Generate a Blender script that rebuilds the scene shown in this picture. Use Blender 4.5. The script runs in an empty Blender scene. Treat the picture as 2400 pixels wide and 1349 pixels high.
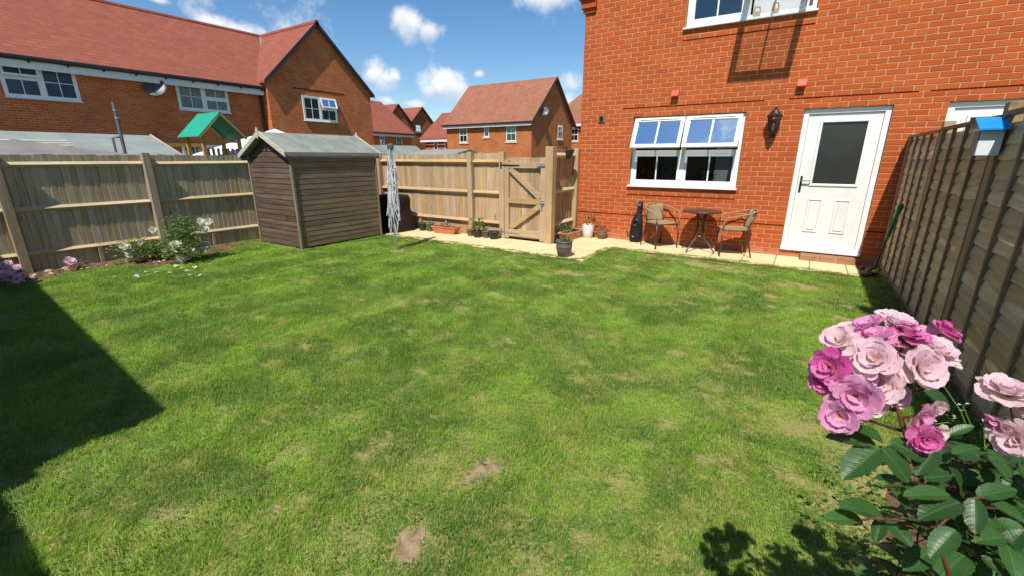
import bpy, bmesh, math, random
import numpy as np
from mathutils import Vector, Matrix
R = math.radians
scene = bpy.context.scene
C = scene.collection

# ------------------------------------------------------------------ camera
H = 1.565                       # eye height
YAW, PITCH, FPX = R(-33.0), R(16.55), 1028.0
cam_d = bpy.data.cameras.new('camera')
cam_d.sensor_width = 36.0
cam_d.lens = 36.0 * FPX / 2400.0
cam_d.clip_start = 0.03
cam_d.clip_end = 3000
cam = bpy.data.objects.new('camera', cam_d)
cam.location = (0, 0, H)
cam.rotation_euler = (R(90) - PITCH, 0, -YAW)
C.objects.link(cam)
scene.camera = cam

# ------------------------------------------------------------------ light
SUN = Vector((0.15, -0.70, 1.0)).normalized()      # towards the sun
sun_d = bpy.data.lights.new('sun', 'SUN')
sun_d.energy = 4.3
sun_d.angle = R(0.53)
sun_d.color = (1.0, 0.955, 0.88)
sun = bpy.data.objects.new('sun', sun_d)
sun.rotation_euler = (-SUN).to_track_quat('-Z', 'Y').to_euler()
sun.location = (10, -20, 40)
C.objects.link(sun)

world = bpy.data.worlds.new('World')
scene.world = world
world.use_nodes = True
scene.view_settings.view_transform = 'Standard'
scene.view_settings.look = 'None'
scene.view_settings.exposure = 0.42
scene.view_settings.gamma = 1.0
scene.view_settings.use_curve_mapping = False
scene.cycles.max_bounces = 5
scene.cycles.diffuse_bounces = 3
scene.cycles.glossy_bounces = 3
scene.cycles.transmission_bounces = 3
scene.cycles.transparent_max_bounces = 10


def cam_axes():
    cy, sy, cp, sp = math.cos(YAW), math.sin(YAW), math.cos(PITCH), math.sin(PITCH)
    f = Vector((sy * cp, cy * cp, -sp)); r = Vector((cy, -sy, 0)); return r, r.cross(f), f
CR, CU, CF = cam_axes()
def ray(x, y):
    return (x - 1200) / FPX * CR + (674.5 - y) / FPX * CU + CF
def at(x, y, depth):            # point seen at a photo pixel, this far along the view axis
    return Vector((0, 0, H)) + ray(x, y) * depth
def ground(x, y, z=0.0):        # point of the ground seen at a photo pixel
    d = ray(x, y); return Vector((0, 0, H)) + d * ((z - H) / d.z)
def project(p):
    q = Vector(p) - Vector((0, 0, H)); c = q.dot(CF)
    return 1200 + FPX * q.dot(CR) / c, 674.5 - FPX * q.dot(CU) / c, c

# ---- sky: Nishita plus cumulus clouds, by direction
def build_world():
    nt = world.node_tree; N = nt.nodes; L = nt.links
    N.clear()
    out = N.new('ShaderNodeOutputWorld'); bg = N.new('ShaderNodeBackground')
    sky = N.new('ShaderNodeTexSky'); sky.sky_type = 'NISHITA'; sky.sun_disc = False
    sky.sun_elevation = math.asin(SUN.z); sky.sun_rotation = math.atan2(SUN.x, SUN.y)
    sky.altitude = 100; sky.air_density = 1.0; sky.dust_density = 0.35; sky.ozone_density = 2.5
    tc = N.new('ShaderNodeTexCoord')
    def val(op, a, b=None, c=None, clamp=False):
        n = N.new('ShaderNodeMath'); n.operation = op; n.use_clamp = clamp
        for i, s in enumerate((a, b, c)):
            if s is None: continue
            if isinstance(s, (int, float)): n.inputs[i].default_value = s
            else: L.new(s, n.inputs[i])
        return n.outputs[0]
    def dot(v):
        n = N.new('ShaderNodeVectorMath'); n.operation = 'DOT_PRODUCT'
        L.new(tc.outputs['Generated'], n.inputs[0]); n.inputs[1].default_value = v
        return n.outputs['Value']
    def noise(scale, detail, rough, off=(0, 0, 0)):
        mp = N.new('ShaderNodeMapping'); mp.inputs['Location'].default_value = off
        L.new(tc.outputs['Generated'], mp.inputs['Vector'])
        n = N.new('ShaderNodeTexNoise'); n.inputs['Scale'].default_value = scale
        n.inputs['Detail'].default_value = detail; n.inputs['Roughness'].default_value = rough
        L.new(mp.outputs[0], n.inputs['Vector']); return n.outputs['Fac']
    fine = noise(26, 6, 0.62)
    lump = noise(11, 4, 0.5, (3, 1, 2))
    wob = val('ADD', val('MULTIPLY', val('SUBTRACT', fine, 0.5), 1.5), val('MULTIPLY', val('SUBTRACT', lump, 0.5), 0.9))
    blobs = [  # photo pixel x, y, half width, half height, weight
        (960, 58, 46, 38, 1), (1005, 74, 44, 26, 1), (870, 172, 36, 38, 1), (905, 192, 44, 26, .95), (925, 182, 20, 18, 1),
        (1040, 198, 60, 40, 1), (1062, 214, 46, 30, 1), (1010, 214, 30, 24, .9),
        (560, 70, 90, 26, 1), (510, 55, 60, 22, .9), (640, 92, 60, 20, .8), (1120, 174, 18, 9, .7),
        (1290, -2, 95, 30, .8), (1335, 190, 40, 26, .8), (1330, 235, 40, 24, .75), (905, 238, 30, 12, .8), (965, 245, 40, 13, .9),
        (200, 6, 46, 16, .8), (370, 2, 36, 9, .7)]
    dens = None; low = None
    for (x, y, hw, hh, wgt) in blobs:
        c = ray(x, y).normalized()
        rt = c.cross(Vector((0, 0, 1))).normalized(); up = rt.cross(c)
        k = 1.0 / ray(x, y).length ** 1.6
        u = val('DIVIDE', dot(rt), hw / FPX * k * 1.18); v = val('DIVIDE', dot(up), hh / FPX * k * 1.3)
        front = val('GREATER_THAN', dot(c), 0.3)
        d2 = val('ADD', val('MULTIPLY', u, u), val('MULTIPLY', v, v))
        d = val('MULTIPLY', val('MULTIPLY', val('SUBTRACT', 1.0, val('SQRT', d2), None), wgt), front)
        d = val('ADD', d, val('MULTIPLY', val('SUBTRACT', front, 1.0), 5.0))
        dens = d if dens is None else val('MAXIMUM', dens, d)
        lw = val('MULTIPLY', val('MAXIMUM', val('ADD', d, 0.25), 0.0), v)
        low = lw if low is None else val('ADD', low, lw)
    # the same kind of cloud scattered over the rest of the sky
    big = noise(2.6, 2, 0.5, (5.3, 2.2, 0.4))
    scat = val('MULTIPLY', val('SUBTRACT', big, 0.63), 6.0)
    dens2 = val('MAXIMUM', dens, scat)
    m = val('ADD', dens2, wob)
    mr = N.new('ShaderNodeMapRange'); mr.interpolation_type = 'SMOOTHSTEP'
    L.new(m, mr.inputs['Value']); mr.inputs['From Min'].default_value = 0.02; mr.inputs['From Max'].default_value = 0.80
    sh = val('ADD', val('MULTIPLY', low, 1.3), val('MULTIPLY', val('SUBTRACT', noise(20, 5, 0.6, (0, 0, 0.012)), 0.42), 2.2))
    mr2 = N.new('ShaderNodeMapRange'); L.new(sh, mr2.inputs['Value'])
    mr2.inputs['From Min'].default_value = -0.55; mr2.inputs['From Max'].default_value = 0.55
    cc = N.new('ShaderNodeMixRGB'); cc.inputs[1].default_value = (4.4, 5.2, 6.4, 1); cc.inputs[2].default_value = (7.6, 7.6, 7.6, 1)
    L.new(mr2.outputs[0], cc.inputs[0])
    mx = N.new('ShaderNodeMixRGB'); L.new(val('MULTIPLY', mr.outputs[0], 0.96), mx.inputs[0])
    hs = N.new('ShaderNodeHueSaturation'); hs.inputs['Saturation'].default_value = 1.24; hs.inputs['Value'].default_value = 1.0; L.new(sky.outputs[0], hs.inputs['Color'])
    L.new(hs.outputs[0], mx.inputs[1]); L.new(cc.outputs[0], mx.inputs[2])
    bg.inputs['Strength'].default_value = 0.10
    L.new(mx.outputs[0], bg.inputs['Color']); L.new(bg.outputs[0], out.inputs['Surface'])
build_world()
world.cycles.sampling_method = 'MANUAL'
world.cycles.sample_map_resolution = 256

# ------------------------------------------------------------------ helpers
OFF = {}
rng = random.Random(7)

def prop(o, label=None, cat=None, group=None, kind=None):
    if label: o['label'] = label
    if cat: o['category'] = cat
    if group: o['group'] = group
    if kind: o['kind'] = kind
    return o

def thing(name, label, cat, loc=(0, 0, 0), group=None, rotz=0.0):
    o = bpy.data.objects.new(name, None); C.objects.link(o)
    o.empty_display_size = 0.1
    o.location = loc; o.rotation_euler = (0, 0, rotz)
    OFF[o.name] = Vector(loc)
    return prop(o, label, cat, group)

def link(name, me, parent=None, loc=None, rot=None, local=False):
    o = bpy.data.objects.new(name, me); C.objects.link(o)
    off = OFF.get(parent.name, Vector()) if parent else Vector()
    if parent: o.parent = parent
    if loc is not None:
        o.location = Vector(loc) if local else Vector(loc) - off
        OFF[o.name] = off + o.location
    else:
        OFF[o.name] = off.copy()
    if rot is not None: o.rotation_euler = rot
    return o

class MB:
    """collects faces; T maps (u, v, w) to world"""
    def __init__(s, T=None):
        s.v = []; s.f = []; s.mi = []; s.T = T or (lambda a, b, c: Vector((a, b, c)))
    def add(s, vs, fs, m=0):
        n = len(s.v)
        s.v += [s.T(*p) for p in vs]
        s.f += [tuple(i + n for i in f) for f in fs]; s.mi += [m] * len(fs)
        return s
    def box(s, x0, x1, y0, y1, z0, z1, m=0):
        return s.add([(x0, y0, z0), (x1, y0, z0), (x1, y1, z0), (x0, y1, z0), (x0, y0, z1), (x1, y0, z1), (x1, y1, z1), (x0, y1, z1)],
                     [(0, 3, 2, 1), (4, 5, 6, 7), (0, 1, 5, 4), (1, 2, 6, 5), (2, 3, 7, 6), (3, 0, 4, 7)], m)
    def bar(s, a, b, w, h, up=(0, 0, 1), m=0):
        a, b = Vector(a), Vector(b); d = (b - a).normalized(); up = Vector(up)
        sd = d.cross(up)
        if sd.length < 1e-4: sd = d.cross(Vector((1, 0, 0)))
        sd.normalize(); u = sd.cross(d)
        vs = [p + sd * (i * w / 2) + u * (j * h / 2) for p in (a, b) for i, j in ((-1, -1), (1, -1), (1, 1), (-1, 1))]
        return s.add(vs, [(0, 1, 2, 3), (7, 6, 5, 4), (0, 4, 5, 1), (1, 5, 6, 2), (2, 6, 7, 3), (3, 7, 4, 0)], m)
    def prism(s, poly, d, m=0):
        """poly: list of 3d points, extruded by vector d"""
        n = len(poly); d = Vector(d); p = [Vector(q) for q in poly]
        return s.add(p + [q + d for q in p], [tuple(range(n))[::-1], tuple(range(n, 2 * n))] + [(i, (i + 1) % n, n + (i + 1) % n, n + i) for i in range(n)], m)
    def tube(s, pts, r, n=8, m=0, cap=True):
        pts = [Vector(p) for p in pts]; rr = r if isinstance(r, (list, tuple)) else [r] * len(pts)
        vs = []; fs = []; pu = None
        for i, p in enumerate(pts):
            t = (pts[min(i + 1, len(pts) - 1)] - pts[max(i - 1, 0)]).normalized()
            if pu is None:
                pu = t.cross(Vector((0, 0, 1)))
                if pu.length < 1e-3: pu = t.cross(Vector((1, 0, 0)))
            pu = (pu - t * pu.dot(t)).normalized(); q = t.cross(pu)
            vs += [p + (pu * math.cos(a) + q * math.sin(a)) * rr[i] for a in [2 * math.pi * k / n for k in range(n)]]
        for i in range(len(pts) - 1):
            fs += [(i * n + k, i * n + (k + 1) % n, (i + 1) * n + (k + 1) % n, (i + 1) * n + k) for k in range(n)]
        if cap: fs += [tuple(range(n))[::-1], tuple(range((len(pts) - 1) * n, len(pts) * n))]
        return s.add(vs, fs, m)
    def lathe(s, prof, c=(0, 0, 0), n=20, m=0):
        c = Vector(c); vs = []; fs = []
        for (r, z) in prof:
            vs += [c + Vector((r * math.cos(2 * math.pi * k / n), r * math.sin(2 * math.pi * k / n), z)) for k in range(n)]
        for i in range(len(prof) - 1):
            fs += [(i * n + k, i * n + (k + 1) % n, (i + 1) * n + (k + 1) % n, (i + 1) * n + k) for k in range(n)]
        return s.add(vs, fs, m)
    def mesh(s, name, mats, off=Vector(), smooth=False, recalc=True):
        me = bpy.data.meshes.new(name)
        me.from_pydata([tuple(Vector(p) - off) for p in s.v], [], s.f)
        for m in (mats if isinstance(mats, (list, tuple)) else [mats]): me.materials.append(m)
        if len(s.f) and any(s.mi): me.polygons.foreach_set('material_index', s.mi)
        if recalc:
            bm = bmesh.new(); bm.from_mesh(me); bmesh.ops.recalc_face_normals(bm, faces=bm.faces); bm.to_mesh(me); bm.free()
        if smooth: me.polygons.foreach_set('use_smooth', [True] * len(me.polygons))
        me.update(); return me
    def build(s, name, mats, parent=None, smooth=False, recalc=True, local=False, loc=None):
        """world coordinates (or local=True: parent's own)"""
        base = OFF.get(parent.name, Vector()) if (parent and not local) else Vector()
        if loc is not None:
            me = s.mesh(name, mats, Vector(loc), smooth, recalc)
            return link(name, me, parent, loc, local=local)
        me = s.mesh(name, mats, base, smooth, recalc)
        return link(name, me, parent)

def bevel_mod(o, w=0.004, seg=2):
    m = o.modifiers.new('bevel', 'BEVEL'); m.width = w; m.segments = seg; m.limit_method = 'ANGLE'; m.angle_limit = R(40)
    return o

# ------------------------------------------------------------------ materials
class NT:
    def __init__(s, name):
        s.mat = bpy.data.materials.new(name); s.mat.use_nodes = True
        s.N = s.mat.node_tree.nodes; s.L = s.mat.node_tree.links
        s.b = s.N['Principled BSDF']; s.out = s.N['Material Output']
    def n(s, t, **kw):
        o = s.N.new(t)
        for k, v in kw.items(): setattr(o, k, v)
        return o
    def set(s, sock, v):
        if hasattr(v, 'is_linked') or hasattr(v, 'links'): s.L.new(v, sock)
        else: sock.default_value = v
    def math(s, op, a, b=0.0, clamp=False):
        o = s.n('ShaderNodeMath', operation=op, use_clamp=clamp); s.set(o.inputs[0], a); s.set(o.inputs[1], b); return o.outputs[0]
    def mix(s, f, a, b, mode='MIX'):
        o = s.n('ShaderNodeMixRGB', blend_type=mode); s.set(o.inputs[0], f)
        s.set(o.inputs[1], c4(a) if isinstance(a, tuple) else a); s.set(o.inputs[2], c4(b) if isinstance(b, tuple) else b); return o.outputs[0]
    def noise(s, vec, scale, detail=4, rough=0.55, dist=0.0):
        o = s.n('ShaderNodeTexNoise'); s.L.new(vec, o.inputs['Vector']); o.inputs['Scale'].default_value = scale
        o.inputs['Detail'].default_value = detail; o.inputs['Roughness'].default_value = rough; o.inputs['Distortion'].default_value = dist
        return o.outputs['Fac']
    def ramp(s, f, lo, hi, a=0.0, b=1.0):
        o = s.n('ShaderNodeMapRange', interpolation_type='SMOOTHSTEP'); s.L.new(f, o.inputs['Value'])
        o.inputs['From Min'].default_value = lo; o.inputs['From Max'].default_value = hi
        o.inputs['To Min'].default_value = a; o.inputs['To Max'].default_value = b; return o.outputs[0]
    def obj(s): return s.n('ShaderNodeTexCoord').outputs['Object']
    def pos(s): return s.n('ShaderNodeNewGeometry').outputs['Position']
    def rnd(s): return s.n('ShaderNodeObjectInfo').outputs['Random']
    def island(s): return s.n('ShaderNodeNewGeometry').outputs['Random Per Island']
    def map(s, vec, scale=(1, 1, 1), loc=None):
        o = s.n('ShaderNodeMapping'); s.L.new(vec, o.inputs['Vector']); o.inputs['Scale'].default_value = scale
        if loc is not None: s.set(o.inputs['Location'], loc)
        return o.outputs[0]
    def vadd(s, vec, sc, k):
        o = s.n('ShaderNodeVectorMath', operation='ADD'); s.L.new(vec, o.inputs[0])
        s.L.new(s.math('MULTIPLY', sc, k), o.inputs[1]); return o.outputs[0]
    def bump(s, h, dist=0.01, strength=0.6):
        o = s.n('ShaderNodeBump'); s.L.new(h, o.inputs['Height']); o.inputs['Distance'].default_value = dist
        o.inputs['Strength'].default_value = strength; s.L.new(o.outputs[0], s.b.inputs['Normal'])
    def done(s, color, rough=0.7, spec=0.3, metal=0.0):
        s.set(s.b.inputs['Base Color'], c4(color) if isinstance(color, tuple) else color)
        s.set(s.b.inputs['Roughness'], rough); s.b.inputs['Specular IOR Level'].default_value = spec
        s.b.inputs['Metallic'].default_value = metal; return s.mat
def c4(c): return (c[0], c[1], c[2], 1.0)

def plain(name, c, rough=0.5, spec=0.4, var=0.12, scale=6.0, bump=0.0, metal=0.0):
    t = NT(name); o = t.vadd(t.obj(), t.rnd(), 31.0)
    f = t.noise(o, scale, 5, 0.6)
    dk = tuple(k * (1 - var) for k in c); lt = tuple(min(1, k * (1 + var)) for k in c)
    col = t.mix(t.ramp(f, 0.3, 0.7), dk, lt)
    if bump: t.bump(t.noise(o, scale * 12, 4), bump)
    return t.done(col, rough, spec, metal)

def wood(name, c1, c2, scale=(30, 30, 1.6), rough=0.8, rv=0.28, knots=True, stain=None):
    t = NT(name); r = t.rnd(); o = t.vadd(t.obj(), r, 23.0)
    g = t.noise(t.map(o, scale), 1.0, 7, 0.65, 0.6)
    g2 = t.noise(t.map(o, tuple(k * 3.1 for k in scale)), 1.0, 4, 0.6)
    blot = t.noise(o, 2.3, 4, 0.6)
    col = t.mix(t.ramp(g, 0.3, 0.72), c1, c2)
    col = t.mix(t.math('MULTIPLY', t.ramp(g2, 0.52, 0.75), 0.45), col, tuple(k * 0.45 for k in c1))
    col = t.mix(t.ramp(blot, 0.35, 0.7, 0.0, 0.3), col, stain or tuple(k * 0.62 for k in c1))
    if knots:
        kn = t.noise(t.map(o, (9, 9, 3.2)), 1.0, 1, 0.4)
        col = t.mix(t.ramp(kn, 0.72, 0.80, 0, 0.6), col, tuple(k * 0.35 for k in c1))
    v = t.math('ADD', t.math('MULTIPLY', r, rv * 2), 1 - rv)
    hsv = t.n('ShaderNodeHueSaturation'); t.L.new(col, hsv.inputs['Color']); t.L.new(v, hsv.inputs['Value'])
    t.L.new(t.math('ADD', t.math('MULTIPLY', t.math('FRACT', t.math('MULTIPLY', r, 7.31)), 0.3), 0.85), hsv.inputs['Saturation'])
    t.bump(t.math('ADD', g, t.math('MULTIPLY', g2, 0.5)), 0.004, 0.7)
    return t.done(hsv.outputs[0], rough, 0.2)

def brick_mat(name, a, b, c):
    t = NT(name); r = t.math('FRACT', t.math('ADD', t.island(), t.rnd()))
    p = t.pos()
    f = t.noise(p, 60, 5, 0.65); f2 = t.noise(p, 9, 3, 0.6); f3 = t.noise(p, 1.1, 3, 0.55)
    col = t.mix(t.ramp(r, 0.1, 0.9), a, b)
    col = t.mix(t.ramp(t.math('FRACT', t.math('MULTIPLY', r, 5.7)), 0.80, 1.0, 0, 0.55), col, c)
    col = t.mix(t.ramp(f2, 0.4, 0.75, 0, 0.35), col, c)
    col = t.mix(t.ramp(f, 0.55, 0.8, 0, 0.5), col, tuple(k * 0.6 for k in a))
    col = t.mix(t.ramp(f3, 0.45, 0.7, 0, 0.18), col, tuple(k * 0.7 for k in a))
    # pale bloom on the lowest courses
    z = t.n('ShaderNodeSeparateXYZ'); t.L.new(p, z.inputs[0])
    eff = t.math('MULTIPLY', t.ramp(z.outputs['Z'], 0.0, 0.22, 1, 0), t.ramp(f2, 0.3, 0.6, 0.1, 0.6))
    col = t.mix(eff, col, (0.50, 0.30, 0.19))
    t.bump(f, 0.004, 0.6)
    return t.done(col, 0.85, 0.15)

def brick_tex(name, a, b, mortar, w=0.225, h=0.075, swap=False):
    """running bond on upright walls that face along x or y, for walls too far to pick bricks apart"""
    t = NT(name); s = t.n('ShaderNodeSeparateXYZ'); t.L.new(t.pos(), s.inputs[0])
    cb = t.n('ShaderNodeCombineXYZ'); t.L.new(t.math('ADD', s.outputs[0], s.outputs[1]), cb.inputs[0]); t.L.new(s.outputs[2], cb.inputs[1])
    br = t.n('ShaderNodeTexBrick'); t.L.new(cb.outputs[0], br.inputs['Vector'])
    br.inputs['Scale'].default_value = 1.0; br.inputs['Brick Width'].default_value = w; br.inputs['Row Height'].default_value = h
    br.inputs['Mortar Size'].default_value = 0.0075; br.inputs['Mortar Smooth'].default_value = 0.3; br.inputs['Bias'].default_value = -0.1
    br.inputs['Color1'].default_value = c4(a); br.inputs['Color2'].default_value = c4(b); br.inputs['Mortar'].default_value = c4(mortar)
    f = t.noise(t.pos(), 1.3, 4, 0.6); f2 = t.noise(t.pos(), 22, 3, 0.6)
    col = t.mix(t.ramp(f, 0.35, 0.7, 0, 0.35), br.outputs['Color'], tuple(k * 0.6 for k in a))
    col = t.mix(t.ramp(f2, 0.5, 0.75, 0, 0.4), col, tuple(k * 0.65 for k in a))
    inv = t.math('SUBTRACT', 1.0, br.outputs['Fac']); t.bump(inv, 0.006, 0.8)
    return t.done(col, 0.9, 0.12)

def tile_tex(name, a, b, c, along='y'):
    t = NT(name); s = t.n('ShaderNodeSeparateXYZ'); t.L.new(t.pos(), s.inputs[0])
    cb = t.n('ShaderNodeCombineXYZ'); t.L.new(s.outputs[0 if along == 'x' else 1], cb.inputs[0]); t.L.new(s.outputs[2], cb.inputs[1])
    br = t.n('ShaderNodeTexBrick'); t.L.new(cb.outputs[0], br.inputs['Vector'])
    br.inputs['Scale'].default_value = 1.0; br.inputs['Brick Width'].default_value = 0.30; br.inputs['Row Height'].default_value = 0.12
    br.inputs['Mortar Size'].default_value = 0.008; br.inputs['Mortar Smooth'].default_value = 0.6
    br.inputs['Color1'].default_value = c4(a); br.inputs['Color2'].default_value = c4(b); br.inputs['Mortar'].default_value = c4(tuple(k * 0.72 for k in a))
    f = t.noise(t.pos(), 0.9, 5, 0.65); f2 = t.noise(t.map(t.pos(), (3, 3, 9)), 1.5, 4, 0.7)
    col = t.mix(t.ramp(f, 0.35, 0.7, 0, 0.4), br.outputs['Color'], c)
    col = t.mix(t.ramp(f2, 0.5, 0.75, 0, 0.4), col, tuple(k * 0.7 for k in a))
    fr = t.math('FRACT', t.math('DIVIDE', s.outputs[2], 0.12))
    t.bump(t.math('ADD', t.math('SUBTRACT', 1.0, fr), t.math('MULTIPLY', f2, 0.9)), 0.02, 0.8)
    return t.done(col, 0.85, 0.15)

def leaf_mat(name, c1, c2, rough=0.45, spec=0.4, trans=0.3, dark=None, vein=False):
    t = NT(name); r = t.math('FRACT', t.math('ADD', t.island(), t.rnd()))
    col = t.mix(t.ramp(r, 0.05, 0.95), c1, c2)
    f = t.noise(t.pos(), 40, 3)
    col = t.mix(t.ramp(f, 0.45, 0.75, 0, 0.35), col, tuple(k * 0.6 for k in c1))
    if vein:
        o = t.obj(); s = t.n('ShaderNodeSeparateXYZ'); t.L.new(o, s.inputs[0])
        ax = t.math('ABSOLUTE', s.outputs[0])
        w = t.math('SINE', t.math('MULTIPLY', t.math('SUBTRACT', s.outputs[1], t.math('MULTIPLY', ax, 0.75)), 52.0))
        mid = t.ramp(ax, 0.006, 0.022, 1, 0)
        col = t.mix(t.math('MULTIPLY', mid, 0.22), col, (0.22, 0.30, 0.10))
        col = t.mix(t.ramp(w, 0.75, 1.0, 0, 0.06), col, (0.16, 0.26, 0.08))
        t.bump(t.math('SUBTRACT', 0.0, t.math('ADD', t.ramp(w, 0.3, 1.0), mid)), 0.02, 0.12)
    t.done(col, rough, spec)
    tr = t.n('ShaderNodeBsdfTranslucent'); t.L.new(t.mix(0.5, col, (0.30, 0.42, 0.04)), tr.inputs['Color'])
    mx = t.n('ShaderNodeMixShader'); mx.inputs[0].default_value = trans
    t.L.new(t.b.outputs[0], mx.inputs[1]); t.L.new(tr.outputs[0], mx.inputs[2]); t.L.new(mx.outputs[0], t.out.inputs['Surface'])
    return t.mat

def petal_mat(name, c_tip, c_base):
    t = NT(name); o = t.obj(); s = t.n('ShaderNodeSeparateXYZ'); t.L.new(o, s.inputs[0])
    f = t.noise(t.map(o, (26, 3, 26)), 1.0, 3); r = t.rnd()
    g = t.ramp(s.outputs[1], 0.05, 0.75)
    col = t.mix(g, c_base, c_tip)
    col = t.mix(t.ramp(f, 0.4, 0.75, 0, 0.35), col, tuple(k * 0.75 for k in c_tip))
    col = t.mix(t.math('MULTIPLY', r, 0.35), col, tuple(min(1, k * 1.15 + .05) for k in c_base))
    t.bump(f, 0.05, 0.3); t.done(col, 0.55, 0.25)
    tr = t.n('ShaderNodeBsdfTranslucent'); t.L.new(col, tr.inputs['Color'])
    mx = t.n('ShaderNodeMixShader'); mx.inputs[0].default_value = 0.45
    t.L.new(t.b.outputs[0], mx.inputs[1]); t.L.new(tr.outputs[0], mx.inputs[2]); t.L.new(mx.outputs[0], t.out.inputs['Surface'])
    return t.mat

def glass_mat(name, tint=(0.75, 0.8, 0.8), ior=1.9):
    t = NT(name)
    gl = t.n('ShaderNodeBsdfGlossy'); gl.inputs['Roughness'].default_value = 0.015; gl.inputs['Color'].default_value = (0.78, 0.92, 0.97, 1)
    tr = t.n('ShaderNodeBsdfTransparent'); tr.inputs['Color'].default_value = c4(tint)
    fr = t.n('ShaderNodeFresnel'); fr.inputs['IOR'].default_value = ior
    wv = t.noise(t.pos(), 2.2, 2, 0.4)
    bp = t.n('ShaderNodeBump'); t.L.new(wv, bp.inputs['Height']); bp.inputs['Distance'].default_value = 0.01; bp.inputs['Strength'].default_value = 0.25
    t.L.new(bp.outputs[0], gl.inputs['Normal']); t.L.new(bp.outputs[0], fr.inputs['Normal'])
    mx = t.n('ShaderNodeMixShader'); t.L.new(fr.outputs[0], mx.inputs[0]); t.L.new(tr.outputs[0], mx.inputs[1]); t.L.new(gl.outputs[0], mx.inputs[2])
    t.L.new(mx.outputs[0], t.out.inputs['Surface']); return t.mat

M = {}
M['brick'] = brick_mat('brick_red', (0.445, 0.090, 0.023), (0.50, 0.110, 0.030), (0.37, 0.070, 0.022))
M['brick_soldier'] = M['brick']
M['mortar'] = plain('mortar_buff', (0.54, 0.335, 0.17), 0.95, 0.1, 0.16, 30, 0.004)
M['brick_far'] = brick_tex('brick_far', (0.44, 0.115, 0.036), (0.56, 0.175, 0.055), (0.56, 0.32, 0.16))
M['brick_row'] = brick_tex('brick_row', (0.52, 0.115, 0.036), (0.68, 0.185, 0.058), (0.62, 0.37, 0.19))
M['tile_row'] = tile_tex('roof_tile_red', (0.265, 0.080, 0.052), (0.325, 0.105, 0.062), (0.215, 0.078, 0.055), 'y')
M['tile_far'] = tile_tex('roof_tile_brown', (0.29, 0.115, 0.068), (0.36, 0.15, 0.088), (0.22, 0.105, 0.065), 'x')
M['joint_dark'] = plain('joint_dark', (0.035, 0.016, 0.010), 0.95, 0.05)
M['brown_plastic'] = plain('brown_plastic', (0.24, 0.13, 0.09), 0.5, 0.4)
M['vent_red'] = plain('vent_red', (0.62, 0.075, 0.035), 0.5, 0.4)
M['upvc'] = plain('white_upvc', (0.80, 0.80, 0.78), 0.3, 0.45, 0.03, 3)
M['door_white'] = plain('door_white', (0.76, 0.76, 0.72), 0.32, 0.45, 0.05, 2.5)
M['seal'] = plain('grey_seal', (0.06, 0.06, 0.065), 0.6, 0.3)
M['glass'] = glass_mat('window_glass')
M['glass_sky'] = glass_mat('sash_glass', (0.35, 0.4, 0.42), 2.3)
M['dark_glass'] = plain('obscured_glass', (0.034, 0.036, 0.030), 0.22, 0.5, 0.08, 5)
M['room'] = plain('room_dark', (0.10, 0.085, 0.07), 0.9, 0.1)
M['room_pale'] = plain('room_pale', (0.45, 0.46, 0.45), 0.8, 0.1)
M['sky_reflection'] = plain('painted_sky_reflection', (0.09, 0.13, 0.18), 0.5, 0.4)  # reflected sky put into the colour of a sheet behind the glass
M['glass_row'] = glass_mat('glass_row', (0.8, 0.85, 0.85), 1.25)
M['step_brick'] = brick_mat('brick_brown', (0.20, 0.085, 0.04), (0.30, 0.14, 0.065), (0.12, 0.06, 0.035))
M['curtain_or_backing'] = plain('curtain_or_backing', (0.42, 0.41, 0.38), 0.9, 0.1, 0.2, 20)
M['fascia'] = plain('white_fascia', (0.74, 0.74, 0.72), 0.4, 0.4, 0.05)
M['gutter'] = plain('black_gutter', (0.02, 0.02, 0.024), 0.35, 0.4)
M['verge'] = plain('dark_verge', (0.035, 0.036, 0.042), 0.5, 0.3)
M['stone'] = plain('cream_stone', (0.60, 0.50, 0.34), 0.8, 0.2, 0.12, 8)
M['lead'] = plain('lead_grey', (0.22, 0.22, 0.23), 0.6, 0.3)
M['fence_tan'] = wood('fence_board_tan', (0.36, 0.225, 0.112), (0.52, 0.365, 0.21), rv=.20, stain=(0.37, 0.295, 0.21))
M['post_tan'] = wood('fence_post_tan', (0.40, 0.26, 0.13), (0.52, 0.365, 0.205), rv=0.1)
M['rail_tan_x'] = wood('fence_rail_x', (0.42, 0.285, 0.15), (0.55, 0.40, 0.235), (1.6, 30, 30), rv=0.1)
M['rail_tan_y'] = wood('fence_rail_y', (0.48, 0.38, 0.23), (0.64, 0.52, 0.34), (30, 1.6, 30), rv=0.08)
M['fence_grey'] = wood('fence_board_grey', (0.43, 0.33, 0.19), (0.60, 0.48, 0.31), rv=.16, stain=(0.38, 0.33, 0.22))
M['post_grey'] = wood('fence_post_grey', (0.30, 0.235, 0.145), (0.41, 0.33, 0.21), rv=0.1)
M['panel_slat'] = wood('panel_slat', (0.52, 0.365, 0.20), (0.72, 0.54, 0.33), (30, 1.4, 22), rv=0.22, stain=(0.36, 0.30, 0.22))
M['panel_batten'] = wood('panel_batten', (0.22, 0.14, 0.085), (0.33, 0.22, 0.135), rv=0.12)
M['panel_post'] = wood('panel_post', (0.30, 0.215, 0.12), (0.44, 0.33, 0.20), rv=0.12)
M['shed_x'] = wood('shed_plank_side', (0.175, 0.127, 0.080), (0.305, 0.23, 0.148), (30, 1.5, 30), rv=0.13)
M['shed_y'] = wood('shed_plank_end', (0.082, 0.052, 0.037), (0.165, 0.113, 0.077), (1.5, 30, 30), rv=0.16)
M['shed_trim'] = wood('shed_trim', (0.20, 0.16, 0.115), (0.30, 0.25, 0.18), rv=0.05)
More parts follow.
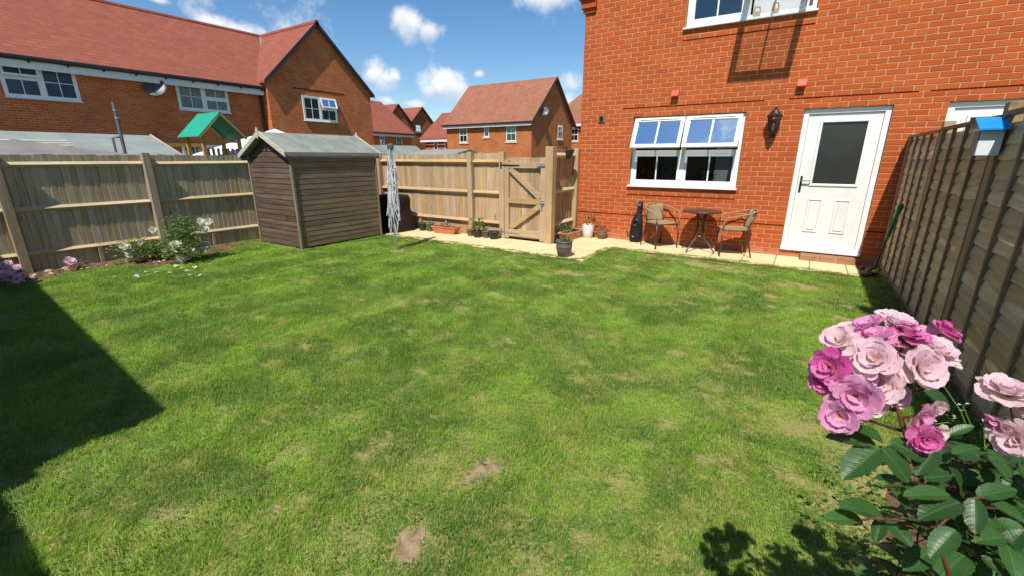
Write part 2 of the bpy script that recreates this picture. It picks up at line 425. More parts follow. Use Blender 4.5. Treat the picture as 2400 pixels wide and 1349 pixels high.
M['barge'] = wood('barge_board_pale', (0.46, 0.42, 0.34), (0.60, 0.55, 0.45), (3, 3, 30), rv=0.06, knots=False)
M['felt'] = plain('green_mineral_felt', (0.245, 0.262, 0.222), 0.95, 0.1, 0.16, 3.5, 0.002)
M['felt_far'] = plain('grey_mineral_felt', (0.25, 0.275, 0.25), 0.95, 0.1, 0.1, 2.0, 0.002)
M['slab'] = None
M['steel'] = plain('galvanised_steel', (0.55, 0.57, 0.58), 0.35, 0.5, 0.15, 30, 0, 0.8)
M['alu'] = plain('aluminium', (0.68, 0.70, 0.72), 0.35, 0.5, 0.1, 20, 0, 0.6)
M['cord'] = plain('white_cord', (0.66, 0.68, 0.70), 0.7, 0.2, 0.15, 40)
M['iron'] = plain('black_iron', (0.018, 0.017, 0.017), 0.4, 0.5)
M['frame_brown'] = plain('bronze_steel', (0.055, 0.040, 0.034), 0.35, 0.5)
M['bag_black'] = plain('black_nylon', (0.012, 0.012, 0.013), 0.6, 0.3, 0.3, 30, 0.004)
M['cover'] = plain('maroon_cover', (0.026, 0.013, 0.016), 0.65, 0.3, 0.3, 5, 0.006)
M['terracotta'] = plain('terracotta', (0.50, 0.185, 0.085), 0.8, 0.2, 0.14, 8, 0.002)
M['terracotta_pale'] = plain('terracotta_weathered', (0.52, 0.27, 0.15), 0.85, 0.15, 0.25, 10, 0.002)
M['pot_white'] = plain('pot_white_glaze', (0.66, 0.66, 0.62), 0.35, 0.5, 0.05)
M['pot_taupe'] = plain('pot_taupe', (0.155, 0.115, 0.095), 0.5, 0.4, 0.08)
M['pot_green'] = plain('pot_green_plastic', (0.030, 0.055, 0.030), 0.5, 0.4, 0.15)
M['pot_black'] = plain('pot_black_plastic', (0.028, 0.030, 0.032), 0.45, 0.4, 0.15)
M['pot_brown'] = plain('pot_brown_plastic', (0.20, 0.11, 0.07), 0.6, 0.3, 0.15)
M['pot_grey'] = plain('pot_grey_green', (0.13, 0.14, 0.11), 0.6, 0.3, 0.15)
M['soil'] = plain('soil', (0.155, 0.095, 0.058), 0.98, 0.05, 0.5, 16, 0.03)
M['compost'] = plain('compost', (0.045, 0.030, 0.020), 0.98, 0.05, 0.4, 30, 0.02)
M['blue_roof'] = plain('bright_blue_paint', (0.010, 0.26, 0.68), 0.4, 0.4, 0.08)
M['white_paint'] = plain('white_paint', (0.66, 0.70, 0.68), 0.5, 0.3, 0.06)
M['green_canvas'] = plain('green_canvas', (0.012, 0.30, 0.19), 0.6, 0.3, 0.08)
M['play_wood'] = wood('play_timber', (0.46, 0.26, 0.085), (0.58, 0.36, 0.14), rv=0.15)
M['white_canvas'] = plain('white_canvas', (0.80, 0.80, 0.84), 0.6, 0.2, 0.03)
M['tarp'] = plain('grey_tarpaulin', (0.22, 0.205, 0.185), 0.7, 0.2, 0.12, 3)
M['cream'] = plain('cream_cladding', (0.60, 0.54, 0.42), 0.6, 0.2, 0.06)
M['flue'] = plain('grey_flue', (0.12, 0.13, 0.14), 0.45, 0.4)
M['orange'] = plain('orange_vent', (0.62, 0.12, 0.035), 0.5, 0.4)
M['dish'] = plain('dish_grey', (0.085, 0.09, 0.10), 0.4, 0.4)
M['lamp_glass'] = glass_mat('lamp_glass', (0.85, 0.87, 0.86), 1.5)
M['stem'] = plain('rose_stem', (0.11, 0.040, 0.022), 0.55, 0.3, 0.3, 40)
M['stem_green'] = plain('green_stem', (0.10, 0.13, 0.035), 0.6, 0.3, 0.3, 30)
M['twig'] = plain('dry_twig', (0.20, 0.12, 0.065), 0.8, 0.2, 0.2, 30)
M['leaf_rose'] = leaf_mat('rose_leaf', (0.022, 0.070, 0.018), (0.042, 0.115, 0.026), 0.40, 0.42, 0.20, vein=True)
M['bare_soil'] = plain('bare_dry_soil', (0.33, 0.245, 0.14), 0.98, 0.05, 0.4, 22, 0.02)
M['leaf_mid'] = leaf_mat('bush_leaf', (0.07, 0.15, 0.030), (0.17, 0.28, 0.06), 0.45, 0.4, 0.35)
M['leaf_light'] = leaf_mat('light_leaf', (0.12, 0.22, 0.035), (0.22, 0.34, 0.06), 0.5, 0.3, 0.35)
M['leaf_dry'] = leaf_mat('dry_leaf', (0.15, 0.10, 0.04), (0.09, 0.12, 0.04), 0.7, 0.2, 0.2)
M['leaf_red'] = leaf_mat('reddish_leaf', (0.20, 0.075, 0.05), (0.30, 0.16, 0.10), 0.6, 0.2, 0.25)
M['petal_pale'] = petal_mat('petal_pale', (0.90, 0.62, 0.70), (0.92, 0.78, 0.70))
M['petal_mauve'] = petal_mat('petal_mauve', (0.86, 0.34, 0.61), (0.90, 0.66, 0.74))
M['petal_magenta'] = petal_mat('petal_magenta', (0.78, 0.10, 0.44), (0.86, 0.46, 0.60))
M['petal_white'] = petal_mat('petal_white', (0.80, 0.80, 0.76), (0.80, 0.78, 0.62))
M['stamen'] = plain('stamen_yellow', (0.72, 0.36, 0.04), 0.7, 0.2, 0.35, 60)

def slab_mat():
    t = NT('sandstone_slab'); p = t.pos(); r = t.rnd()
    f = t.noise(p, 3.0, 5, 0.6); g = t.noise(p, 70, 4, 0.7); d = t.noise(p, 11, 5, 0.65)
    col = t.mix(t.ramp(r, 0, 1), (0.66, 0.53, 0.28), (0.72, 0.59, 0.335))
    col = t.mix(t.ramp(f, 0.35, 0.7, 0, 0.4), col, (0.62, 0.50, 0.30))
    col = t.mix(t.ramp(g, 0.5, 0.8, 0, 0.4), col, (0.42, 0.31, 0.17))
    col = t.mix(t.ramp(d, 0.58, 0.75, 0, 0.3), col, (0.34, 0.26, 0.16))
    t.bump(t.math('ADD', g, d), 0.004, 0.6); return t.done(col, 0.88, 0.15)
M['slab'] = slab_mat()

def lawn_masks(t, p):
    """dry and lush patches of the turf by place, shared by the soil sheet and the blades"""
    a = t.noise(t.map(p, (1.0, 1.35, 1.0)), 1.15, 5, 0.62, 0.5); b = t.noise(t.map(p, (1.0, 1.0, 1.0), (9, 4, 0)), 2.7, 4, 0.6, 0.4)
    return a, b

def turf_mat():
    t = NT('turf_thatch'); p = t.pos(); a, b = lawn_masks(t, p)
    f = t.noise(p, 55, 5, 0.7); g = t.noise(p, 9, 5, 0.65)
    col = t.mix(t.ramp(f, 0.3, 0.7), (0.20, 0.20, 0.055), (0.40, 0.36, 0.14))
    col = t.mix(t.ramp(g, 0.55, 0.75, 0, 0.75), col, (0.36, 0.25, 0.145))
    t.bump(f, 0.02, 0.8); return t.done(col, 0.98, 0.05)
M['turf'] = turf_mat()

def grass_mat():
    t = NT('grass_blade'); p = t.pos(); a, b = lawn_masks(t, p)
    r = t.math('FRACT', t.math('ADD', t.island(), t.rnd()))
    col = t.mix(t.ramp(r, 0.1, 0.9), (0.225, 0.445, 0.032), (0.385, 0.605, 0.066))
    col = t.mix(t.ramp(a, 0.40, 0.60, 0.76, 0), col, (0.075, 0.215, 0.030))     # lush dark green patches
    col = t.mix(t.ramp(b, 0.48, 0.68, 0, 0.70), col, (0.50, 0.56, 0.12))       # yellowing patches
    c = t.noise(p, 7.5, 3, 0.6, 0.5)
    col = t.mix(t.ramp(c, 0.40, 0.60, 0.45, 0), col, (0.09, 0.23, 0.026))       # deeper green clumps
    dry = t.math('GREATER_THAN', t.math('FRACT', t.math('MULTIPLY', r, 9.7)), 0.86)
    col = t.mix(t.math('MULTIPLY', dry, 0.8), col, (0.56, 0.48, 0.20))
    t.done(col, 0.5, 0.3)
    tr = t.n('ShaderNodeBsdfTranslucent'); t.L.new(t.mix(0.4, col, (0.36, 0.52, 0.02)), tr.inputs['Color'])
    mx = t.n('ShaderNodeMixShader'); mx.inputs[0].default_value = 0.40
    t.L.new(t.b.outputs[0], mx.inputs[1]); t.L.new(tr.outputs[0], mx.inputs[2]); t.L.new(mx.outputs[0], t.out.inputs['Surface'])
    return t.mat
M['grass'] = grass_mat()
M['ground_far'] = plain('ground_far', (0.10, 0.13, 0.045), 0.95, 0.05, 0.25, 0.6)

# ================================================================== the setting
g = MB().box(-260, 260, -160, 360, -0.9, -0.30).build('ground', M['ground_far']); prop(g, kind='structure')

FX = -8.92            # inner line of the side fence
RX = 1.12             # inner line of the panel fence
FY = 7.15             # line of the gate fence
HY = 8.30             # brick face of the house

# ---- lawn sheet with its bare patches
BARE = []             # x, y, rx, ry
for (px, py, a, b) in ((1125, 1100, .07, .17), (960, 1270, .10, .10), (1450, 1140, .08, .05), (690, 1060, .06, .04), (975, 870, .09, .05),
                       (905, 830, .06, .05), (610, 743, .09, .06), (990, 705, .10, .06), (1080, 725, .12, .08), (930, 715, .10, .07), (1590, 830, .07, .05),
                       (1545, 840, .06, .05), (960, 780, .09, .06), (1650, 622, .35, .16), (1740, 640, .30, .14), (1470, 632, .24, .16), (1250, 615, .25, .12),
                       (1860, 670, .25, .15), (1550, 605, .30, .10), (1690, 720, .10, .09), (1330, 640, .2, .13), (1690, 690, .1, .08), (1745, 840, .05, .06),
                       (2055, 1090, .22, .2), (1890, 1010, .12, .14), (1960, 900, .1, .1), (2080, 1240, .25, .25), (1410, 690, .1, .08), (1280, 672, .1, .1),
                       (928, 590, .22, .10), (1560, 1000, .05, .05), (1640, 1075, .06, .05), (1860, 1120, .1, .07), (700, 800, .05, .04), (1200, 700, .07, .06)):
    p = ground(px, py); BARE.append((p.x, p.y, a, b))

def in_patio(x, y):
    e = 0.05 * math.sin(x * 7.1) + 0.035 * math.sin(x * 17 + 1) + 0.03 * math.sin(y * 13)
    if -7.05 < x < -2.72 + e and y > 6.16 + e: return True
    if x >= -2.75 and y > 7.30 + e: return True
    return False
def in_shed(x, y): return -8.5 < x < -7.14 and 4.30 < y < 6.1
def bed_edge(y):      # right edge of the soil bed along the side fence
    return -8.26 + 0.10 * math.sin(y * 2.3 + .5) + 0.06 * math.sin(y * 6.1) + (0.55 if 2.2 < y < 2.95 else 0.0) * math.sin((y - 2.2) / .75 * math.pi)

ln = MB().add([(FX - .05, -1.15, 0), (RX + .05, -1.15, 0), (RX + .05, 8.28, 0), (FX - .05, 8.28, 0)], [(0, 1, 2, 3)])
ln.box(FX - .05, RX + .05, -1.15, 8.28, -0.32, -0.01)
lawn = ln.build('lawn', M['turf'], recalc=False); prop(lawn, kind='structure')
_r = random.Random(90)
for (bx, by, a, b) in BARE[:2]:
    ph = [_r.uniform(0, 6) for _ in range(3)]
    vs = [(bx, by, .0045)]
    for i in range(20):
        q = 6.2832 * i / 20; w = 1 + .28 * math.sin(2 * q + ph[0]) + .22 * math.sin(3 * q + ph[1]) + .12 * math.sin(7 * q + ph[2])
        vs.append((bx + a * .72 * w * math.cos(q), by + b * .72 * w * math.sin(q), .003))
    MB().add(vs, [(0, i + 1, (i + 1) % 20 + 1) for i in range(20)]).build('bare_patch', M['bare_soil'], lawn, recalc=False)

# soil bed as uneven ground
def soil_strip(name, x0f, x1f, y0, y1, amp, seed):
    rr = random.Random(seed); mb = MB(); nx, ny = 8, int((y1 - y0) / 0.06)
    vs = []
    for j in range(ny + 1):
        y = y0 + (y1 - y0) * j / ny; a, b = x0f(y), x1f(y)
        for i in range(nx + 1):
            e = min(i, nx - i) / 2.0
            vs.append((a + (b - a) * i / nx, y, 0.004 + amp * min(1, e) * rr.random() if 0 < i < nx else 0.002))
    fs = [(j * (nx + 1) + i, j * (nx + 1) + i + 1, (j + 1) * (nx + 1) + i + 1, (j + 1) * (nx + 1) + i) for j in range(ny) for i in range(nx)]
    mb.add(vs, fs); return prop(mb.build(name, M['soil'], smooth=False, recalc=False), kind='structure')
soil_strip('flower_bed', lambda y: FX - 0.02, lambda y: bed_edge(y), -1.0, 4.28, 0.05, 3)
def bed_left(y):
    return 0.60 + 0.27 * min(1, max(0, (y - 2.4) / 1.4)) + 0.05 * math.sin(y * 2.1) - max(0, 2.4 - y) * 0.12
soil_strip('flower_bed', lambda y: bed_left(y), lambda y: RX + 0.03, -1.0, 7.25, 0.035, 4)

# ---- patio of slabs
slab_meshes = {}
def slab(parent, x0, y0, w, d):
    k = (round(w, 3), round(d, 3))
    if k not in slab_meshes:
        b = 0.006; hw, hd = w / 2 - .004, d / 2 - .004
        mb = MB().add([(-hw, -hd, 0), (hw, -hd, 0), (hw, hd, 0), (-hw, hd, 0), (-hw, -hd, .034), (hw, -hd, .034), (hw, hd, .034), (-hw, hd, .034),
                       (-hw + b, -hd + b, .04), (hw - b, -hd + b, .04), (hw - b, hd - b, .04), (-hw + b, hd - b, .04)],
                      [(0, 1, 5, 4), (1, 2, 6, 5), (2, 3, 7, 6), (3, 0, 4, 7), (4, 5, 9, 8), (5, 6, 10, 9), (6, 7, 11, 10), (7, 4, 8, 11), (8, 9, 10, 11)])
        slab_meshes[k] = mb.mesh('slab', M['slab'], recalc=False)
    return link('slab', slab_meshes[k], parent, (x0 + w / 2, y0 + d / 2, -0.012 + rng.uniform(-.0015, .0015)), (rng.uniform(-.002, .002), rng.uniform(-.002, .002), 0))
pat = MB().box(-7.3, RX - .28, 7.32, 8.29, -0.02, 0.012).box(-7.3, -2.75, 6.16, 7.319, -0.02, 0.012).build('patio', M['soil']); prop(pat, kind='structure')
S = 0.45
for i in range(10):
    for j in range(2):
        x = -2.70 - S * (i + 1); slab(pat, x, 6.18 + j * S, S, S)
for i in range(8):
    slab(pat, -2.70 - S * (i + 1) if i < 3 else -2.70 - S * (i + 1), 7.08, S, S) if -2.70 - S * (i + 1) > -3.9 else slab(pat, -2.70 - S * (i + 1), 7.08, S, 0.08)
for i in range(11):
    x = -3.80 + S * i
    w = min(S, 0.84 - x)
    if w < 0.08: continue
    slab(pat, x, 7.85 - S + (0.13 if x < -2.72 else 0), w, S - (0.13 if x < -2.72 else 0)); slab(pat, x, 7.85, w, 0.44)

# ---- grass: short blades in small tufts, thin over the bare patches
def tuft(seed, n, rad, hmin, hmax, wd):
    rr = random.Random(seed); vs = []; fs = []
    for _ in range(n):
        a = rr.uniform(0, 6.283); q = rad * math.sqrt(rr.random()); bx, by = q * math.cos(a), q * math.sin(a)
        hh = rr.uniform(hmin, hmax); d = rr.uniform(0, 6.283); ln = hh * rr.uniform(0.4, 1.9); w = wd * rr.uniform(.7, 1.2)
        dx, dy = math.cos(d), math.sin(d); sx, sy = -dy * w / 2, dx * w / 2; k = len(vs)
        vs += [(bx - sx, by - sy, -.004), (bx + sx, by + sy, -.004), (bx + dx * ln * .4 - sx * .8, by + dy * ln * .4 - sy * .8, hh * .65),
               (bx + dx * ln * .4 + sx * .8, by + dy * ln * .4 + sy * .8, hh * .65), (bx + dx * ln, by + dy * ln, hh)]
        fs += [(k, k + 1, k + 3, k + 2), (k + 2, k + 3, k + 4)]
    me = bpy.data.meshes.new('tuft'); me.from_pydata(vs, [], fs); me.materials.append(M['grass'])
    return me

def build_grass():
    col = bpy.data.collections.new('grass_tufts')
    for i in range(6):
        o = bpy.data.objects.new('tuft_%d' % i, tuft(50 + i, 80, 0.05, 0.007, 0.019, 0.0024)); col.objects.link(o)
    rr = random.Random(11); pts = []; rot = []; scl = []; idx = []; nrm = []
    from mathutils import noise as mn
    def place(x, y, s, keep=1.0):
        if in_patio(x, y) or in_shed(x, y) or x < bed_edge(y) - 0.03 * rr.random() or x > RX - 0.05: return
        if x > bed_left(y) - .02 and rr.random() < 0.70: return
        if x > bed_left(y) - .25 and y < 3 and rr.random() < 0.35: return
        for (bx, by, a, b) in BARE:
            q = ((x - bx) / a) ** 2 + ((y - by) / b) ** 2
            if q < 2.4:
                n = mn.noise((x * 9, y * 9, 2.0))
                if q < 0.8 + 1.0 * n and rr.random() < 0.80: return
                if q < 1.7 + 1.3 * n and rr.random() < 0.42: return
        n1 = mn.noise((x * 1.5, y * 1.5, 0.3)); n2 = mn.noise((x * 5.3, y * 5.3, 4.1))
        if n2 < -0.30 and rr.random() < 0.45: return
        if y > 5.2 and -6.5 < x < 1 and rr.random() < 0.16 + 0.5 * max(0, -n2 + .05): return
        k = s * (0.95 + 0.35 * n1 + 0.45 * n2) * rr.uniform(.8, 1.2)
        lean = .30 * math.tanh(4 * math.sin(x * 8.2 + 1.1 * mn.noise((x * .6, y * .6, 7.7))))      # mower passes lay the turf one way, then the other
        pts.append((x, y, 0)); rot.append((lean + rr.uniform(-.12, .12), rr.uniform(-.15, .15), rr.uniform(-.5, .5) + (3.1416 if rr.random() < .5 else 0) * 0))
        scl.append((s * rr.uniform(.9, 1.15), s * rr.uniform(.9, 1.15), k)); idx.append(rr.randrange(6))
    step_zones = ((-1.1, 2.6, 0.041), (2.6, 4.6, 0.047), (4.6, 8.3, 0.054))
    for (y0, y1, st) in step_zones:
        y = y0
        while y < y1:
            x = FX
            while x < RX:
                px = x + rr.uniform(-st, st) * .6; py = y + rr.uniform(-st, st) * .6
                d = math.hypot(px, py)
                # nothing of the strip beside and behind the viewer is seen: keep it sparser
                u, v, c = project((px, py, 0)) if (Vector((px, py, 0)) - Vector((0, 0, H))).dot(CF) > .2 else (-9e9, 0, 0)
                seen = -350 < u < 2750 and v < 1750
                if seen or rr.random() < 0.15: place(px, py, 1.0 + 0.07 * min(d, 6))
                x += st
            y += st
    for _ in range(700):     # grass creeping over the slab edges
        if rr.random() < .5: x = rr.uniform(-7.0, -2.75); y = 6.19 + abs(rr.gauss(0, .035)) + .03 * math.sin(x * 9)
        elif rr.random() < .7: x = rr.uniform(-2.7, .8); y = 7.40 + abs(rr.gauss(0, .03)) + .03 * math.sin(x * 8)
        else: y = rr.uniform(6.2, 7.4); x = -2.72 - abs(rr.gauss(0, .03))
        pts.append((x, y, .012)); rot.append((rr.uniform(-.2, .2), rr.uniform(-.2, .2), rr.uniform(0, 6.283))); k = rr.uniform(1.0, 2.2); scl.append((1.0, 1.0, k)); idx.append(rr.randrange(6))
    # longer grass against the edges: shed, path, beds and fence feet
    for _ in range(900):
        e = rr.randrange(4)
        if e == 0: x, y = rr.uniform(-8.5, -7.1), 4.26 - rr.random() * .10
        elif e == 1: x, y = -7.10 + rr.random() * .10, rr.uniform(4.25, 6.1)
        elif e == 2: y = rr.uniform(1.2, 4.2); x = bed_edge(y) + rr.uniform(-.05, .12)
        else: x, y = rr.uniform(-8.85, -8.45), rr.uniform(3.6, 4.5)
        pts.append((x, y, 0)); rot.append((rr.uniform(-.2, .2), rr.uniform(-.2, .2), rr.uniform(0, 6.283)))
        k = rr.uniform(1.2, 2.6); scl.append((1.2, 1.2, k)); idx.append(rr.randrange(6))
    for _ in range(420):     # rank grass along the foot of the panel fence
        y = rr.uniform(1.3, 7.6); x = RX - 0.03 - abs(rr.gauss(0, .16))
        pts.append((x, y, 0)); rot.append((rr.uniform(-.3, .3), rr.uniform(-.3, .3), rr.uniform(0, 6.283)))
        k = rr.uniform(1.2, 3.6); scl.append((1.3, 1.3, k)); idx.append(rr.randrange(6))
    me = bpy.data.meshes.new('grass'); me.from_pydata(pts, [], [])
    for nm, dat in (('rot', rot), ('scl', scl)):
        at_ = me.attributes.new(nm, 'FLOAT_VECTOR', 'POINT'); at_.data.foreach_set('vector', np.array(dat, 'f').ravel())
    ai = me.attributes.new('idx', 'INT', 'POINT'); ai.data.foreach_set('value', np.array(idx, 'i'))
    o = link('grass', me); prop(o, 'short mown green grass of the lawn', 'grass', kind='stuff')
    ng = bpy.data.node_groups.new('grass_nodes', 'GeometryNodeTree')
    ng.interface.new_socket('Geometry', in_out='INPUT', socket_type='NodeSocketGeometry')
    ng.interface.new_socket('Geometry', in_out='OUTPUT', socket_type='NodeSocketGeometry')
    N, L = ng.nodes, ng.links
    gi, go = N.new('NodeGroupInput'), N.new('NodeGroupOutput')
    ci = N.new('GeometryNodeCollectionInfo'); ci.inputs['Collection'].default_value = col
    ci.inputs['Separate Children'].default_value = True; ci.inputs['Reset Children'].default_value = True
    ip = N.new('GeometryNodeInstanceOnPoints'); ip.inputs['Pick Instance'].default_value = True
    def na(nm, ty):
        n = N.new('GeometryNodeInputNamedAttribute'); n.data_type = ty; n.inputs['Name'].default_value = nm; return n.outputs[0]
    L.new(gi.outputs[0], ip.inputs['Points']); L.new(ci.outputs[0], ip.inputs['Instance'])
    L.new(na('idx', 'INT'), ip.inputs['Instance Index']); L.new(na('scl', 'FLOAT_VECTOR'), ip.inputs['Scale'])
    e2r = N.new('FunctionNodeEulerToRotation'); L.new(na('rot', 'FLOAT_VECTOR'), e2r.inputs[0]); L.new(e2r.outputs[0], ip.inputs['Rotation'])
    L.new(ip.outputs[0], go.inputs[0])
    m = o.modifiers.new('grass', 'NODES'); m.node_group = ng
    print('grass tufts', len(pts))
build_grass()

# ------------------------------------------------------------------ windows and doors on a wall: T maps (u, v, w) = along, up, out
def hinge_T(T, vh, wh, ang):
    ca, sa = math.cos(ang), math.sin(ang)
    return lambda u, s, t: T(u, vh - s * ca + t * sa, wh + s * sa + t * ca)

def pane_bars(T, parent, u0, u1, v0, v1, w, glass, bars=1, cross=False, barm=None, bw=0.022):
    MB(T).add([(u0, v0, w), (u1, v0, w), (u1, v1, w), (u0, v1, w)], [(0, 1, 2, 3)]).build('pane', glass, parent)
    mb = MB(T)
    for i in range(bars):
        c = u0 + (u1 - u0) * (i + 1) / (bars + 1); mb.box(c - bw / 2, c + bw / 2, v0, v1, w + .001, w + .013)
    if cross:
        c = (v0 + v1) / 2; mb.box(u0, u1, c - bw / 2, c + bw / 2, w + .0022, w + .0142)
    if bars or cross: mb.build('glazing_bar', barm or M['upvc'], parent)

def ring(mb, u0, u1, v0, v1, w0, w1, t):
    mb.box(u0, u1, v1 - t, v1, w0, w1); mb.box(u0, u1, v0, v0 + t, w0, w1)
    mb.box(u0, u0 + t, v0 + t, v1 - t, w0, w1); mb.box(u1 - t, u1, v0 + t, v1 - t, w0, w1)

def sash(T, win, u0, u1, vtop, h, wf, ang, glass, member=0.062, bars=1, vent=False, cross=False):
    TS = hinge_T(T, vtop, wf, ang)
    mb = MB(TS); ring(mb, u0, u1, 0, h, 0.0, 0.048, member)
    o = bevel_mod(mb.build('sash', M['upvc'], win), .004)
    pane_bars(TS, win, u0 + member - .006, u1 - member + .006, member - .006, h - member + .006, 0.024, glass, bars, cross)
    if vent:
        MB(TS).box(u0 + .10, u1 - .10, .012, .036, .049, .066).build('trickle_vent', M['upvc'], win)

def casement(house, T, u0, u1, v0, v1, cols, wf=0.02, deep=0.06, sill=True, sill_out=0.05, backing=None, glass=None, ft=0.05, sillm=None):
    """outer frame of equal columns. each col: dict(transom=v or None, top='fix'|'open', ang, low glass..)"""
    glass = glass or M['glass']; n = len(cols); cw = (u1 - u0) / n
    mb = MB(T); ring(mb, u0, u1, v0, v1, wf - deep, wf, ft)
    for i in range(1, n): mb.box(u0 + i * cw - .032, u0 + i * cw + .032, v0 + ft, v1 - ft, wf - deep, wf)
    for i, c in enumerate(cols):
        if c.get('transom'):
            a = u0 + i * cw + (ft if i == 0 else .032); b = u0 + (i + 1) * cw - (ft if i == n - 1 else .032)
            mb.box(a, b, c['transom'] - .03, c['transom'] + .03, wf - deep, wf - .001)
    win = bevel_mod(mb.build('window', M['upvc'], house), .004)
    for i, c in enumerate(cols):
        a = u0 + i * cw + (ft if i == 0 else .032); b = u0 + (i + 1) * cw - (ft if i == n - 1 else .032)
        tr = c.get('transom'); lo0 = v0 + ft; hi1 = v1 - ft
        if tr:
            ib = c.get('inner', 0.045)
            m2 = MB(T); ring(m2, a + .001, b - .001, lo0 + .001, tr - .031, wf - .03, wf - .006, ib); m2.build('sash', M['upvc'], win)
            pane_bars(T, win, a + ib, b - ib, lo0 + ib, tr - .03 - ib, wf - .022, c.get('glass', glass), c.get('bars', 1))
            if c.get('ang'):
                sash(T, win, a - .02, b + .02, hi1 + .012, (hi1 - tr) + .0, wf + .003, c['ang'], c.get('topglass', glass), bars=c.get('bars', 1), vent=c.get('vent', False))
            else:
                m2 = MB(T); ring(m2, a + .001, b - .001, tr + .031, hi1 - .001, wf - .03, wf - .006, ib); m2.build('sash', M['upvc'], win)
                pane_bars(T, win, a + ib, b - ib, tr + .03 + ib, hi1 - ib, wf - .022, c.get('glass', glass), c.get('bars', 1))
        else:
            ib = c.get('inner', 0.05)
            m2 = MB(T); ring(m2, a + .001, b - .001, lo0 + .001, hi1 - .001, wf - .03, wf - .006, ib); m2.build('sash', M['upvc'], win)
            pane_bars(T, win, a + ib, b - ib, lo0 + ib, hi1 - ib, wf - .022, c.get('glass', glass), c.get('bars', 1), c.get('cross', True))
    if sill:
        bevel_mod(MB(T).prism([(u0 - .03, v0 - .034, wf - .06), (u0 - .03, v0 - .034, wf + sill_out), (u0 - .03, v0 - .012, wf + sill_out), (u0 - .03, v0 + .002, wf - .02)], (u1 - u0 + .06, 0, 0)).build('sill', sillm or M['upvc'], win), .003)
    if backing:
        MB(T).box(u0 + ft, u1 - ft, v0 + ft, v1 - ft, wf - .029, wf - .0255).build('curtain_or_backing', backing, win)
    return win

# ================================================================== the house with the door
house = thing('brick_house', 'orange brick house with white back door, casement windows and patio at its foot', 'house', (-3.8, HY, 0))
TH = lambda u, v, w: Vector((u, HY - w, v))
CZ, CH = 0.51, 0.076                        # bed joint level and course height
LW = (-2.775, -0.945, 1.042, 2.258); DR = (-0.17, 0.872, 0.130, 2.258); ND = (1.432, 2.474, 0.130, 2.258); UW = (-2.03, -0.23, 3.55, 4.766)
HOLES = [LW, DR, ND, UW]
W0, W1, WT = -3.8, 5.2, CZ + 59 * CH
def wall_cells(mb, u0, u1, v0, v1, holes, w0, w1):
    us = sorted({u0, u1, *[h[0] for h in holes], *[h[1] for h in holes]}); vs = sorted({v0, v1, *[h[2] for h in holes], *[h[3] for h in holes]})
    for a, b in zip(us, us[1:]):
        run = None
        for c, d in zip(vs, vs[1:]):
            inside = any(h[0] <= a and b <= h[1] and h[2] <= c and d <= h[3] for h in holes)
            if not inside:
                run = (run[0], d) if run else (c, d)
            if (inside or d == vs[-1]) and run:
                mb.box(a, b, run[0], run[1], w0, w1); run = None
wm = MB(TH); wall_cells(wm, W0 + .006, W1, -0.3, WT, HOLES, -0.30, -0.0045)
wall = wm.build('wall', M['mortar'], house)
# other walls, roof
ow = MB().box(-3.8, -3.5, HY + .008, 16.2, -0.3, WT).box(W1 - .3, W1, HY + .31, 16.2, -0.3, WT).box(-3.49, W1 - .31, 15.9, 16.2, -0.3, WT)
ow.prism([(-3.8, HY + .30, WT), (-3.8, 16.2, WT), (-3.8, 12.25, WT + 3.3)], (.3, 0, 0))
ow.build('side_wall', M['brick_far'], house)
rf = MB().prism([(-3.98, HY - .30, WT - .10), (-3.98, HY - .30, WT + .02), (-3.98, 12.25, WT + 3.52), (-3.98, 12.25, WT + 3.40)], (W1 + 4.1, 0, 0))
rf.prism([(-3.98, 16.5, WT - .10), (-3.98, 16.5, WT + .02), (-3.98, 12.251, WT + 3.52), (-3.98, 12.251, WT + 3.40)], (W1 + 4.1, 0, 0))
rf.build('roof', M['tile_far'], house)
MB().box(-3.9, W1, HY - .26, HY - .235, WT - .22, WT - .03).build('fascia', M['fascia'], house)
